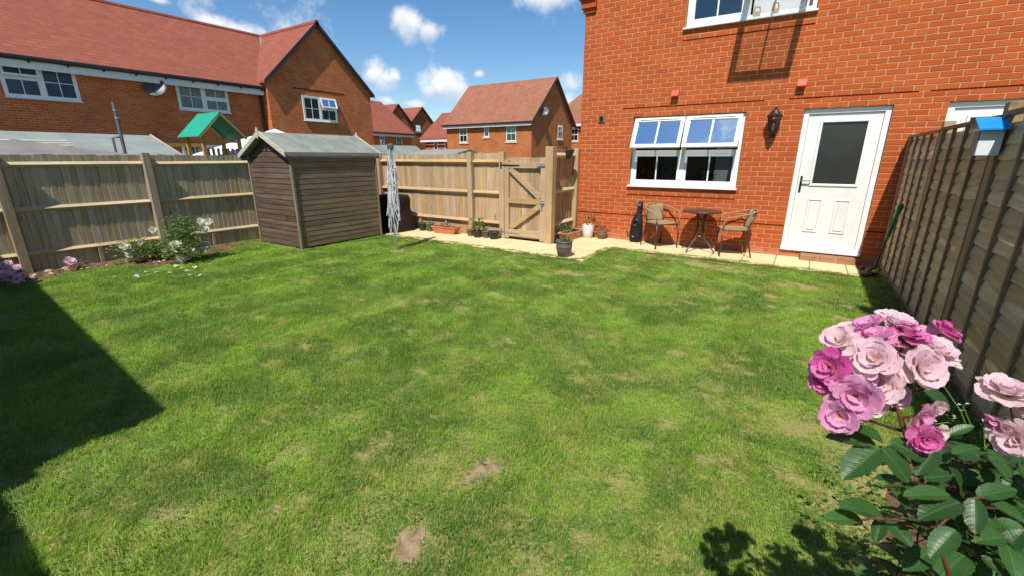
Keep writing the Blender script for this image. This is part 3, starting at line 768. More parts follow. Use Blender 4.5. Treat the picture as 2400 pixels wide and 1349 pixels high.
# bricks
def brick_mesh(w, bev=0.003):
    h = CH - 0.010; d = 0.05; x, z = w / 2, h / 2
    vs = [(-x, d, -z), (x, d, -z), (x, d, z), (-x, d, z), (-x, bev, -z), (x, bev, -z), (x, bev, z), (-x, bev, z),
          (-x + bev, 0, -z + bev), (x - bev, 0, -z + bev), (x - bev, 0, z - bev), (-x + bev, 0, z - bev)]
    fs = [(0, 1, 5, 4), (1, 2, 6, 5), (2, 3, 7, 6), (3, 0, 4, 7), (4, 5, 9, 8), (5, 6, 10, 9), (6, 7, 11, 10), (7, 4, 8, 11), (8, 9, 10, 11)]
    return vs, fs
bricks = []
k = -9
while CZ + k * CH < WT - .01:
    z0 = CZ + k * CH; z1 = z0 + CH; zc = (z0 + z1) / 2
    spans = [(W0, W1)]
    for h in HOLES:
        if h[2] - .02 < zc < h[3] + .0:
            ns = []
            for a, b in spans:
                if h[1] <= a or h[0] >= b: ns.append((a, b)); continue
                if h[0] > a: ns.append((a, h[0]))
                if h[1] < b: ns.append((h[1], b))
            spans = ns
    off = (0.1125 if k % 2 else 0.0) + rng.uniform(-.006, .006)
    for a, b in spans:
        i0 = math.floor((a - W0 - off) / 0.225) - 1; piece = []
        while True:
            x0 = W0 + off + i0 * 0.225; x1 = x0 + 0.215; i0 += 1
            if x0 > b: break
            x0c, x1c = max(x0, a + (0.0 if a == W0 else .002)), min(x1, b - (0.0 if b == W1 else .002))
            if x1c - x0c > 0.004: piece.append([x0c, x1c])
        if len(piece) > 1 and piece[0][1] - piece[0][0] < .055: piece[1][0] = piece[0][0]; piece.pop(0)
        if len(piece) > 1 and piece[-1][1] - piece[-1][0] < .055: piece[-2][1] = piece[-1][1]; piece.pop()
        if piece: piece[0][0] = min(piece[0][0], a + .003); piece[-1][1] = max(piece[-1][1], b - .003)
        bricks += [(p[0], p[1], zc, .2145 < p[1] - p[0] < .2155) for p in piece]
    k += 1
def score(b):
    if not b[3]: return 0
    p = project(((b[0] + b[1]) / 2, HY, b[2]))
    if not (40 < p[0] < 2360 and 12 < p[1] < 1300): return 0
    if b[0] > 0.85 and b[2] < 2.35: return 0
    if b[0] > 2.4: return 0
    if -2.6 < b[0] < -0.3 and b[2] < 0.8: return 0
    return 1.0 / p[2] ** 2 * (1 + .02 * b[0])
order = sorted(range(len(bricks)), key=lambda i: -score(bricks[i]))
chosen = set(order[:296])
v_, f_ = brick_mesh(0.215)
full = bpy.data.meshes.new('brick'); full.from_pydata(v_, [], f_); full.materials.append(M['brick'])
rest_v, rest_f = [], []
for i, b in enumerate(bricks):
    xc = (b[0] + b[1]) / 2; yo = HY + rng.uniform(-.0012, .0012)
    if i in chosen:
        link('brick', full, house, (xc, yo, b[2]), (rng.uniform(-.004, .004), rng.uniform(-.002, .002), rng.uniform(-.003, .003)))
    else:
        vv, ff = brick_mesh(b[1] - b[0]); n = len(rest_v); ty = rng.uniform(-.003, .003)
        rest_v += [(x + xc, y + yo + x * ty, z + b[2] + x * ty) for x, y, z in vv]; rest_f += [tuple(q + n for q in f) for f in ff]
rm = MB(); rm.v = [Vector(p) for p in rest_v]; rm.f = rest_f; rm.mi = [0] * len(rest_f)
prop(rm.build('brickwork', M['brick'], house, recalc=False), kind='stuff')
# dark slip joints over the openings, under the sills and along the damp course
jt = [(-2.99, -.72, CZ + 25 * CH), (-.39, 1.095, CZ + 25 * CH), (1.21, 3.2, CZ + 25 * CH), (-2.79, -.94, CZ + 5 * CH), (-2.04, -.22, CZ + 38 * CH), (W0, -.172, CZ), (.874, 1.43, CZ)]
for a, b, z in jt: MB(TH).box(a, b, z - .0055, z + .0055, -.02, .0035).build('slip_joint', M['joint_dark'], house)
# corbel at the eaves corner
cb = MB(TH).box(-3.83, -3.60, 4.05, 4.12, -.02, .035).box(-3.86, -3.58, 4.121, 4.25, -.02, .075).box(-3.90, -3.58, 4.251, 4.42, -.02, .12).build('corbel', M['brick'], house)

# ---- rooms behind the glass
def room(x0, x1, y0, y1, z0, z1, m):
    mb = MB().add([(x0, y0, z0), (x1, y0, z0), (x1, y1, z0), (x0, y1, z0), (x0, y0, z1), (x1, y0, z1), (x1, y1, z1), (x0, y1, z1)],
                  [(0, 1, 2, 3), (7, 6, 5, 4), (1, 5, 6, 2), (2, 6, 7, 3), (3, 7, 4, 0)])
    return mb.build('room', m, house, recalc=False)
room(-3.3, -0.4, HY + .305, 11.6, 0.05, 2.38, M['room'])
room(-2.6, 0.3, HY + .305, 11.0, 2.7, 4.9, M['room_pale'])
MB().box(-1.40, -0.90, HY + .56, HY + 1.1, .1, 1.75).build('fridge', M['room_pale'], house)
MB().box(LW[0] + .003, LW[1] - .003, HY + .135, HY + .45, LW[2] - .02, LW[2] + .02).build('window_board', M['upvc'], house)

# ---- lower window, both top sashes pushed open
casement(house, TH, LW[0] + .012, LW[1] - .012, LW[2] + .03, LW[3] - .012,
         [dict(transom=1.655, ang=R(24), topglass=M['glass_sky'], vent=True), dict(transom=1.655, ang=R(24), topglass=M['glass_sky'], vent=True)], wf=-.05, deep=.07, sill_out=.10)
# ---- upper window: left light shut, right light swung out at the bottom
win2 = casement(house, TH, UW[0] + .012, UW[1] - .012, UW[2] + .04, UW[3] - .012, [dict(cross=False, bars=1, inner=.06)], wf=-.05, deep=.07, sill_out=.10) if False else None
def upper_window():
    u0, u1, v0, v1 = UW[0] + .012, UW[1] - .012, UW[2] + .04, UW[3] - .012; um = -1.13; wf = -.05
    mb = MB(TH); ring(mb, u0, u1, v0, v1, wf - .07, wf, .055); mb.box(um - .035, um + .035, v0 + .055, v1 - .055, wf - .07, wf)
    win = bevel_mod(mb.build('window', M['upvc'], house), .004)
    m2 = MB(TH); ring(m2, u0 + .056, um - .036, v0 + .056, v1 - .056, wf - .03, wf - .004, .055); m2.build('sash', M['upvc'], win)
    pane_bars(TH, win, u0 + .11, um - .09, v0 + .11, v1 - .11, wf - .02, M['glass_sky'], 1, True)
    TS = hinge_T(TH, 4.70, wf + .004, R(44))
    m3 = MB(TS); ring(m3, um + .01, u1 - .03, 0, 1.20, 0, .05, .085); bevel_mod(m3.build('sash', M['upvc'], win), .004)
    pane_bars(TS, win, um + .09, u1 - .11, .08, 1.12, .024, M['glass'], 1, False)
    MB(TH).box(um + .04, u1 - .06, v0 + .06, v1 - .06, -.32, -.31).build('curtain_or_backing', M['white_canvas'], win)  # pale panel added so the room behind the open light looks bright
    bevel_mod(MB(TH).prism([(u0 - .03, v0 - .036, wf - .06), (u0 - .03, v0 - .036, wf + .10), (u0 - .03, v0 - .012, wf + .10), (u0 - .03, v0 + .002, wf - .02)], (u1 - u0 + .06, 0, 0)).build('sill', M['upvc'], win), .003)
upper_window()

# ---- doors
def back_door(u0, u1, v0, v1, glazed=True):
    ft = .075; mb = MB(TH)
    mb.box(u0 + .004, u1 - .004, v1 - ft, v1 - .004, -.13, -.05); mb.box(u0 + .004, u0 + ft, v0 + .03, v1 - ft, -.13, -.05); mb.box(u1 - ft, u1 - .004, v0 + .03, v1 - ft, -.13, -.05)
    fr = bevel_mod(mb.build('door', M['upvc'], house), .006)
    a, b, c, d = u0 + ft + .004, u1 - ft - .004, v0 + .05, v1 - ft - .004
    ga, gb, gc, gd = (.096, .632, 1.175, 2.06) if glazed else (u0 + .25, u1 - .25, 1.175, 2.06)
    lf = MB(TH); wall_cells(lf, a, b, c, d, [(ga, gb, gc, gd)], -.12, -.075); lf.build('door_leaf', M['door_white'], fr)
    m = MB(TH); ring(m, ga - .035, gb + .035, gc - .035, gd + .035, -.0745, -.058, .036); bevel_mod(m.build('glazing_bead', M['upvc'], fr), .006)
    MB(TH).add([(ga, gc, -.085), (gb, gc, -.085), (gb, gd, -.085), (ga, gd, -.085)], [(0, 1, 2, 3)]).build('pane', M['dark_glass'], fr)
    for (x0, x1) in ((ga - .01, ga + .178), (gb - .195, gb - .005)):
        p = MB(TH); ring(p, x0, x1, .432, .945, -.0745, -.062, .022); bevel_mod(p.build('panel', M['door_white'], fr), .006)
        bevel_mod(MB(TH).box(x0 + .040, x1 - .040, .472, .905, -.0744, -.064).build('panel', M['door_white'], fr), .005)
    hb = MB(TH).box(a + .028, a + .058, 1.04, 1.285, -.0745, -.062); bevel_mod(hb.build('handle', M['iron'], fr), .004)
    MB(TH).bar((a + .043, 1.215, -.03), (a + .17, 1.215, -.03), .016, .016, (0, 0, 1)).bar((a + .043, 1.215, -.065), (a + .043, 1.215, -.022), .016, .016, (0, 1, 0)).build('handle', M['steel'], fr)
    bevel_mod(MB(TH).prism([(u0 + .002, v0, -.13), (u0 + .002, v0, .035), (u0 + .002, v0 + .022, .035), (u0 + .002, v0 + .05, -.06), (u0 + .002, v0 + .05, -.13)], (u1 - u0 - .004, 0, 0)).build('threshold', M['upvc'], fr), .003)
    return fr
back_door(*DR)
back_door(*ND, glazed=False)
# vents and flue on the wall
for (u, v) in ((-2.07, 2.60), (-.257, 2.615)):
    mb = MB(TH).prism([(u - .058, v - .05, 0.002), (u - .058, v - .05, .085), (u - .058, v - .035, .085), (u - .058, v + .055, .03), (u - .058, v + .055, .002)], (.116, 0, 0))
    bevel_mod(mb.build('vent_cover', M['vent_red'], house), .004)
bevel_mod(MB(TH).box(-3.44, -3.31, 2.19, 2.335, .001, .02).build('flue_plate', M['brown_plastic'], house), .003)
MB().tube([(-3.375, HY - .02, 2.265), (-3.375, HY - .05, 2.262)], .036, 16).build('flue', M['iron'], house, smooth=False)
# brick step below the door
st = thing('door_step', 'low step of brown bricks below the white back door', 'step', (.47, 8.1, 0))
for i in range(3):
    bevel_mod(MB().box(.12 + i * .232, .12 + i * .232 + .222, 8.06, 8.285, .028, .108).build('brick', M['step_brick'], st), .005)
MB().box(.125, .81, 8.065, 8.28, .02, .100).build('bedding', M['mortar'], st)

# ================================================================== neighbouring terrace on the left, facing the garden fence
row = thing('terraced_house', 'long red brick terrace with red tiled roof and white eaves beyond the fence', 'house', (-21, 6, -.25))
RXW = -21.0
TR = lambda u, v, w: Vector((RXW + w, u, v))
MB().box(-28.9, RXW, -6.0, 11.72, -.35, 4.45).build('wall', M['brick_row'], row)
e0, er, rz = (-20.68, 4.56), (-25.2, 7.65), .10
rm = MB().prism([(e0[0], -6.2, e0[1]), (er[0], -6.2, er[1]), (-29.6, -6.2, 4.6), (-29.6, -6.2, 4.5), (er[0], -6.2, er[1] - rz), (e0[0], -6.2, e0[1] - rz)], (0, 20.6, 0))
roof = rm.build('roof', M['tile_row'], row)
for i in range(46):   # ridge tiles
    y = -6.2 + i * .45
    if y < 14.2: MB().tube([(er[0], y, er[1] - .03), (er[0], y + .44, er[1] - .03)], .11, 10).build('ridge_tile', M['tile_row'], roof)
MB().box(-20.74, -20.715, -6, 11.7, 4.19, 4.46).build('fascia', M['fascia'], row)
MB().box(RXW + .002, -20.741, -6, 11.7, 4.235, 4.26).build('soffit', M['fascia'], row)
gt = MB().tube([(-20.65, -6, 4.485), (-20.65, 11.9, 4.485)], .075, 10)
for i in range(20): gt.box(-20.716, -20.62, -5.5 + i * .9, -5.46 + i * .9, 4.36, 4.47)
gt.build('gutter', M['gutter'], row)
MB().tube([(-20.93, 11.62, -.3), (-20.93, 11.62, 4.15), (-20.7, 11.62, 4.42)], .04, 10).build('downpipe', M['gutter'], row)
cg = M['curtain_or_backing']
casement(row, TR, 3.76, 5.52, 3.36, 4.40, [dict(transom=3.95, ang=R(12)), dict(cross=True)], wf=.03, backing=M['sky_reflection'], glass=M['glass_row'])  # backing painted blue-grey in place of the sky's reflection
casement(row, TR, 8.40, 10.28, 3.36, 4.40, [dict(cross=True), dict(transom=3.86, ang=0)], wf=.03, backing=cg, glass=M['glass_row'])
casement(row, TR, -.6, 1.2, 3.36, 4.40, [dict(cross=True), dict(transom=3.86, ang=0)], wf=.03, backing=cg)
# ground floor openings just seen above the sheds
casement(row, TR, 8.2, 10.0, .9, 2.05, [dict(cross=True), dict(cross=True)], wf=.03, backing=cg)
bevel_mod(MB(TR).box(7.45, 7.62, 2.30, 2.44, .002, .09).build('vent_cover', M['orange'], row), .01)

# gabled cross wing
wing = thing('gabled_house', 'gabled red brick house wing with black verge and one white window, joined to the terrace', 'house', (-20.5, 14.5, -.25))
GX = -20.5
TG = lambda u, v, w: Vector((GX + w, u, v))
gy0, gy1, gya, gze, gza = 11.75, 17.42, 14.50, 4.86, 7.55
MB().prism([(GX, gy0, -.35), (GX, gy1, -.35), (GX, gy1, gze), (GX, gya, gza), (GX, gy0, gze)], (-9, 0, 0)).build('wall', M['brick_row'], wing)
M['tile_wing'] = tile_tex('roof_tile_wing', (0.265, 0.080, 0.052), (0.325, 0.105, 0.062), (0.215, 0.078, 0.055), 'x')
for s, ye in ((1, gy0 - .14), (-1, gy1 + .14)):
    sl = (gza - gze) / (gya - gy0); ze = gze - .14 * sl
    MB().prism([(GX + .14, ye, ze + .06), (GX + .14, gya, gza + .10), (GX + .14, gya, gza + .0), (GX + .14, ye, ze - .04)], (-9.2, 0, 0)).build('roof', M['tile_wing'], wing)
    MB().prism([(GX + .145, ye - .02 * s, ze + .075), (GX + .145, gya, gza + .125), (GX + .145, gya, gza - .05), (GX + .145, ye - .02 * s, ze - .10)], (.045, 0, 0)).build('verge', M['verge'], wing)
MB().tube([(GX + .19, gya, gza + .06), (GX - 4.6, gya, gza + .06)], .12, 10).build('ridge_tile', M['tile_wing'], wing)
MB().tube([(-20.72, 11.80, 4.60), (-25.1, gya - .05, gza + .06)], .05, 8).build('valley', M['lead'], wing)
casement(wing, TG, 13.36, 15.20, 3.26, 4.36, [dict(cross=True), dict(transom=3.86, ang=R(14), topglass=M['glass_sky'])], wf=.03, backing=M['room'], glass=M['glass_row'])
MB(TG).box(13.0, 15.75, 4.62, 4.66, .001, .012).build('slip_joint', M['joint_dark'], wing)

# satellite dishes
def dish(name, label, c, nrm, r, wallpt):
    t = thing(name, label, 'satellite dish', c, 'satellite dishes on house walls'); n = Vector(nrm).normalized(); a = n.orthogonal().normalized(); b = n.cross(a)
    mb = MB(); prof = [(0, -.05), (.35, -.042), (.7, -.022), (1, 0.01), (1.02, .0), (.7, -.032), (.35, -.054), (0, -.062)]
    vs = []; fs = []; N = 24
    for (q, z) in prof: vs += [Vector(c) + (a * math.cos(6.2832 * k / N) + b * math.sin(6.2832 * k / N)) * q * r + n * z * r * 3 for k in range(N)]
    for i in range(len(prof) - 1): fs += [(i * N + k, i * N + (k + 1) % N, (i + 1) * N + (k + 1) % N, (i + 1) * N + k) for k in range(N)]
    mb.add(vs, fs); mb.build('reflector', M['dish'], t, smooth=True)
    low = Vector(c) - Vector((0, 0, r))
    MB().tube([low, Vector(c) + n * r * 1.1 - Vector((0, 0, r * .35))], .012, 6).build('feed_arm', M['iron'], t)
    MB().box(-.03, .03, -.03, .03, -.04, .04).build('feed_horn', M['iron'], t, loc=None) if False else MB().tube([Vector(c) + n * r * 1.05 - Vector((0, 0, r * .35)), Vector(c) + n * r * 1.3 - Vector((0, 0, r * .3))], .035, 8).build('feed_horn', M['iron'], t)
    MB().tube([Vector(c) - n * .15 * r, Vector(wallpt)], .02, 8).build('bracket', M['iron'], t)
dish('satellite_dish', 'dark grey satellite dish under the white eaves of the terrace', (-20.70, 7.62, 4.05), (.8, -.5, .5), .36, (-21.0, 7.75, 4.0))

# ================================================================== houses beyond the gate fence
def sash_window(house, T, u0, u1, v0, v1, sillm=None, backing=None):
    mb = MB(T); ring(mb, u0, u1, v0, v1, -.01, .03, .06); mb.box(u0 + .06, u1 - .06, (v0 + v1) / 2 - .03, (v0 + v1) / 2 + .03, -.01, .03)
    w = mb.build('window', M['upvc'], house)
    for a, b in ((v0 + .06, (v0 + v1) / 2 - .03), ((v0 + v1) / 2 + .03, v1 - .06)):
        pane_bars(T, w, u0 + .06, u1 - .06, a, b, .008, M['glass'], 1 if u1 - u0 > .6 else 0, False, bw=.03)
    MB(T).box(u0 + .05, u1 - .05, v0 + .05, v1 - .05, .001, .004).build('curtain_or_backing', backing or M['curtain_or_backing'], w)
    MB(T).box(u0 - .12, u1 + .12, v0 - .16, v0, .001, .07).build('sill', sillm or M['stone'], w)
    return w
hb = thing('detached_house', 'detached brick house with brown tiled gable roof beyond the gate fence', 'house', (-24, 34, -.3))
BY, bx0, bx1 = 34.0, -29.55, -20.1
TB = lambda u, v, w: Vector((u, BY - w, v))
MB().box(bx0, bx1, BY, 41.9, -.35, 4.55).prism([(bx1, BY, 4.551), (bx1, 41.9, 4.551), (bx1, 37.95, 8.15)], (-9.45, 0, 0)).build('wall', M['brick_far'], hb)
M['tile_b'] = M['tile_far']
hr = MB()
for s in (-1, 1):
    ye = BY - .35 if s < 0 else 42.25
    hr.prism([(bx0 - .25, ye, 4.50), (bx0 - .25, 37.95, 8.42), (bx0 - .25, 37.95, 8.30), (bx0 - .25, ye, 4.38)], (9.95, 0, 0))
hroof = hr.build('roof', M['tile_b'], hb)
MB().box(bx0 - .2, bx1 + .15, BY - .33, BY - .30, 4.15, 4.36).build('fascia', M['fascia'], hb)
MB().tube([(bx0 - .3, BY - .40, 4.42), (bx1 + .2, BY - .40, 4.42)], .07, 8).build('gutter', M['gutter'], hb)
for s, ye in ((-1, BY - .37), (1, 42.27)):
    MB().prism([(bx1 + .255, ye, 4.50), (bx1 + .255, 37.95, 8.46), (bx1 + .255, 37.95, 8.24), (bx1 + .255, ye, 4.28)], (.04, 0, 0)).build('verge', M['verge'], hb)
for (a, b, c, d) in ((-27.95, -27.05, 2.92, 4.16), (-25.1, -24.55, 3.35, 4.20), (-22.65, -21.65, 2.92, 4.22)): sash_window(hb, TB, a, b, c, d)
TBX = lambda u, v, w: Vector((bx1 + w, u, v))
sash_window(hb, TBX, 38.85, 39.75, 3.25, 4.45, M['upvc'])
MB().box(bx1 - .05, bx1 + .12, 41.86, 42.2, 4.2, 4.42).build('box_end', M['fascia'], hb)
dish('satellite_dish', 'round grey satellite dish on the gable end of the detached house', (-19.75, 35.6, 5.35), (.5, -.9, .35), .36, (-20.1, 35.75, 5.3))

hc = thing('low_house', 'lower brick house with red roof adjoining the detached house', 'house', (-32, 37, -.3))
MB().box(-34.3, -29.7, 36, 43, -.35, 3.4).build('wall', M['brick_far'], hc)
MB().prism([(-34.9, 35.7, 3.42), (-34.9, 39.5, 6.25), (-34.9, 39.5, 6.13), (-34.9, 35.7, 3.30)], (5.1, 0, 0)).prism([(-34.9, 43.3, 3.42), (-34.9, 39.502, 6.25), (-34.9, 39.502, 6.13), (-34.9, 43.3, 3.30)], (5.1, 0, 0)).build('roof', M['tile_row'], hc)
MB().box(-34.7, -29.75, 35.62, 35.65, 3.08, 3.28).build('fascia', M['fascia'], hc)
TC = lambda u, v, w: Vector((u, 36 - w, v))
for a in (-33.1, -31.6): sash_window(hc, TC, a, a + .5, 2.3, 3.05)

hd = thing('side_house', 'red brick house with wide red roof behind the gabled wing', 'house', (-33, 30, -.3))
DX = -33.0
MB().box(-41, DX, 24, 32.6, -.35, 3.62).build('wall', M['brick_row'], hd)
MB().prism([(DX + .3, 24.0, 3.76), (-37.2, 24.0, 6.95), (-37.2, 24, 6.8), (DX + .3, 24.0, 3.64)], (0, 8.9, 0)).build('roof', M['tile_row'], hd)
MB().box(DX + .24, DX + .27, 24, 32.8, 3.40, 3.60).build('fascia', M['fascia'], hd)
MB().tube([(DX + .34, 24, 3.66), (DX + .34, 32.9, 3.66)], .06, 8).build('gutter', M['gutter'], hd)
TD = lambda u, v, w: Vector((DX + w, u, v))
sash_window(hd, TD, 28.75, 29.3, 2.75, 3.42); sash_window(hd, TD, 30.7, 31.4, 2.35, 3.42)
for i, (ya, yl, yr, X) in enumerate(((35.9, 34.3, 37.65, -38.0), (39.55, 37.75, 41.4, -38.0))):
    h2 = thing('gabled_house', ('narrow brick gable with dark verge rising behind the red roof' if i == 0 else 'narrow brick gable with small white window beside the lower red roof'), 'house', (X, ya, -.3))
    za, ze = 6.95, 5.3
    MB().prism([(X, yl, -.35), (X, yr, -.35), (X, yr, ze), (X, ya, za), (X, yl, ze)], (-8, 0, 0)).build('wall', M['brick_far'], h2)
    for s, ye in ((1, yl), (-1, yr)):
        MB().prism([(X + .12, ye - .1 * s, ze - .02), (X + .12, ya, za + .12), (X + .12, ya, za + .02), (X + .12, ye - .1 * s, ze - .12)], (-8, 0, 0)).build('roof', M['tile_row'], h2)
        MB().prism([(X + .125, ye - .1 * s, ze), (X + .125, ya, za + .14), (X + .125, ya, za - .08), (X + .125, ye - .1 * s, ze - .2)], (.05, 0, 0)).build('verge', M['verge'], h2)
    if i == 1: sash_window(h2, lambda u, v, w, X=X: Vector((X + w, u, v)), 38.4, 39.2, 4.4, 5.1)
hg = thing('hipped_house', 'brick house whose brown roof shows past the detached house gable', 'house', (-20, 46, -.3))
MB().box(-24, -14, 44, 52, -.35, 4.9).build('wall', M['brick_far'], hg)
MB().add([(-24.4, 43.6, 4.85), (-13.6, 43.6, 4.85), (-13.6, 52.4, 4.85), (-24.4, 52.4, 4.85), (-22.2, 48, 8.2), (-18, 48, 8.2)], [(0, 1, 5, 4), (1, 2, 5), (2, 3, 4, 5), (3, 0, 4), (3, 2, 1, 0)]).build('roof', M['tile_far'], hg)
MB().box(-24.3, -13.7, 43.56, 43.59, 4.6, 4.84).build('fascia', M['fascia'], hg)
sash_window(hg, lambda u, v, w: Vector((u, 44 - w, v)), -21.3, -20.4, 3.2, 4.4)

# ================================================================== fences
def board_mesh(name, h, mat, w=0.118, seed=0):
    """feather-edge board, thick edge on +x, length along z"""
    return MB().prism([(-w / 2, 0, 0), (w / 2, 0, 0), (w / 2, .013, 0), (-w / 2, .006, 0)], (0, 0, h)).mesh(name, mat)

def rail_prism(a, b, ya, size=.085):
    """arris rail between a and b (along one axis), flat back at the boards; ya = outward unit vector"""
    a, b, o = Vector(a), Vector(b), Vector(ya)
    s = size; p = [a + Vector((0, 0, s * .55)), a + o * s * .62, a + o * s * .55 - Vector((0, 0, .012)), a - Vector((0, 0, s * .55))]
    return MB().prism(p, b - a)

# ---- side fence along the left of the garden
lf = thing('closeboard_fence', 'weathered grey-brown closeboard fence with arris rails behind the white roses', 'fence', (FX, 2.5, 0))
bm_ = [board_mesh('board', 1.60 + d, M['fence_grey']) for d in (0, .006, -.006)]
y = -1.2
while y < 7.2:
    o = link('board', rng.choice(bm_), lf, (FX - .075 + rng.uniform(-.002, .002), y, 0.0 + rng.uniform(-.01, .005)), (rng.uniform(-.003, .003), rng.uniform(-.003, .003), R(90) + .085 + rng.uniform(-.02, .02)))
    y += 0.080
posts_y = (-.30, 1.30, 2.95, 4.62, 6.2)
for py in posts_y:
    bevel_mod(MB().box(FX - .07, FX + .035, py - .05, py + .05, -.2, 1.635 if py != 1.30 else 1.62).build('post', M['post_grey'], lf, loc=(FX, py, 0)), .004)
for a, b in zip((-1.2,) + posts_y, posts_y + (7.1,)):
    for z in (1.465, .872, .262):
        rail_prism((FX - .070, a + .051, z + rng.uniform(-.006, .006)), (FX - .070, b - .051, z + rng.uniform(-.006, .006)), (1, 0, 0), .068).build('rail', M['rail_tan_y'], lf, loc=(FX, (a + b) / 2, z))
for py in (.5, 2.12, 3.72, 5.4):
    MB().box(FX - .055, FX - .02, py - .022, py + .022, -.05, .23).build('stake', M['post_grey'], lf, loc=(FX, py, 0))

# ---- gate fence at the back
bf = thing('closeboard_fence', 'sunlit tan closeboard fence beside the garden gate', 'fence', (-6.5, FY, 0))
bm2 = [board_mesh('board', 1.62 + d, M['fence_tan']) for d in (0, .006, -.008)]
x = -8.95
while x < -4.90:
    if not (-8.36 < x < -8.26):
        rise = max(0, (x + 6.5) * .018)
        link('board', rng.choice(bm2), bf, (x, FY + .055 + rng.uniform(-.002, .002), rise + rng.uniform(-.008, .008)), (rng.uniform(-.003, .003), rng.uniform(-.004, .004), .10 + rng.uniform(-.03, .03)))
    x += 0.091
posts_x = (-8.31, -5.63, -4.855)
for px in posts_x:
    bevel_mod(MB().box(px - .055, px + .055, FY - .05, FY + .05, -.2, 1.665).build('post', M['post_tan'], bf, loc=(px, FY, 0)), .004)
for a, b in zip((-8.95,) + posts_x, posts_x):
    if b - a < .2: continue
    for z in (1.475, .885, .305):
        rail_prism((a + .056, FY + .042, z), (b - .056, FY + .042, z), (0, -1, 0), .09).build('rail', M['rail_tan_x'], bf, loc=((a + b) / 2, FY, z))
for px in (-7.9, -7.1, -6.35):
    MB().box(px - .02, px + .02, FY + .012, FY + .045, -.05, .28).build('stake', M['post_tan'], bf, loc=(px, FY, 0))

# ---- return fence between gate post and house
rt = thing('closeboard_fence', 'short return of tan closeboard fence between gate post and house corner', 'fence', (-3.85, 7.7, 0))
y = FY + .16
bm3 = [board_mesh('board', 1.72 + d, M['fence_tan']) for d in (0, .006)]
while y < HY - .06:
    link('board', rng.choice(bm3), rt, (-3.90 + rng.uniform(-.002, .002), y, rng.uniform(-.006, .006)), (0, 0, R(90) + .09 + rng.uniform(-.02, .02))); y += .095
bevel_mod(MB().box(-3.875, -3.785, HY - .11, HY - .015, -.1, 1.73).build('post', M['post_tan'], rt, loc=(-3.83, HY - .06, 0)), .004)
for z in (1.60, .96, .34):
    rail_prism((-3.885, FY + .081, z), (-3.885, HY - .111, z), (1, 0, 0), .085).build('rail', M['rail_tan_y'], rt, loc=(-3.88, 7.7, z))

# ---- gate with its post
gp = bevel_mod(MB().box(-3.895, -3.745, FY - .08, FY + .07, -.2, 1.745).build('gate_post', M['post_tan'], None, loc=(-3.82, FY, 0)), .006)
prop(gp, 'thick square wooden post the gate latches to', 'post')
gate = thing('garden_gate', 'ledged wooden garden gate with two diagonal braces', 'gate', (-4.35, FY, 0))
gx0, gx1 = -4.79, -3.905
bg = board_mesh('board', 1.50, M['fence_tan'], .112)
x = gx0 + .05
while x < gx1 - .03:
    link('board', bg, gate, (x, FY + .02 + rng.uniform(-.0015, .0015), .06 + rng.uniform(-.003, .003)), (0, 0, .09 + rng.uniform(-.02, .02))); x += .092
fy0, fy1 = FY - .045, FY + .018
for a in (gx0, gx1 - .095):
    bevel_mod(MB().box(a, a + .095, fy0, fy1, .05, 1.515).build('stile', M['post_tan'], gate, loc=(a, FY, 0)), .003)
for z, hh in ((1.42, .10), (.775, .10), (.16, .13)):
    bevel_mod(MB().box(gx0 + .096, gx1 - .096, fy0 + .003, fy1, z - hh / 2, z + hh / 2).build('ledge', M['rail_tan_x'], gate, loc=(-4.35, FY, z)), .003)
bevel_mod(MB().bar((gx0 + .12, FY - .018, 1.36), (gx1 - .11, FY - .018, .845), .045, .095, (0, 0, 1)).build('brace', M['rail_tan_x'], gate, loc=(-4.35, FY, 1.1)), .003)
bevel_mod(MB().bar((gx0 + .13, FY - .018, .25), (gx1 - .10, FY - .018, .71), .045, .095, (0, 0, 1)).build('brace', M['rail_tan_x'], gate, loc=(-4.35, FY, .5)), .003)
for z in (1.42, .16):
    MB().prism([(gx0 - .05, fy0 - .006, z - .018), (gx0 + .34, fy0 - .006, z - .008), (gx0 + .34, fy0 - .006, z + .008), (gx0 - .05, fy0 - .006, z + .018)], (0, .005, 0)).box(gx0 - .085, gx0 - .052, fy0 - .012, fy0 - .004, z - .06, z + .06).build('hinge', M['iron'] if z > 1 else M['steel'], gate)
MB().box(gx1 - .17, gx1 + .01, fy0 - .006, fy0 - .001, 1.385, 1.455).tube([(gx1 - .16, fy0 - .016, 1.42), (gx1 + .05, fy0 - .016, 1.42)], .011, 8).tube([(gx1 - .12, fy0 - .016, 1.42), (gx1 - .12, fy0 - .04, 1.40)], .008, 6).build('bolt', M['steel'], gate)
MB().box(gx1 - .085, gx1 - .01, fy0 - .006, fy0 - .001, .70, .80).tube([(gx1 - .08, fy0 - .02, .765), (gx1 + .06, fy0 - .02, .765)], .012, 8).tube([(gx1 - .05, fy0 - .004, .72), (gx1 - .05, fy0 - .035, .70), (gx1 - .05, fy0 - .035, .66)], .009, 6).build('latch', M['steel'], gate)

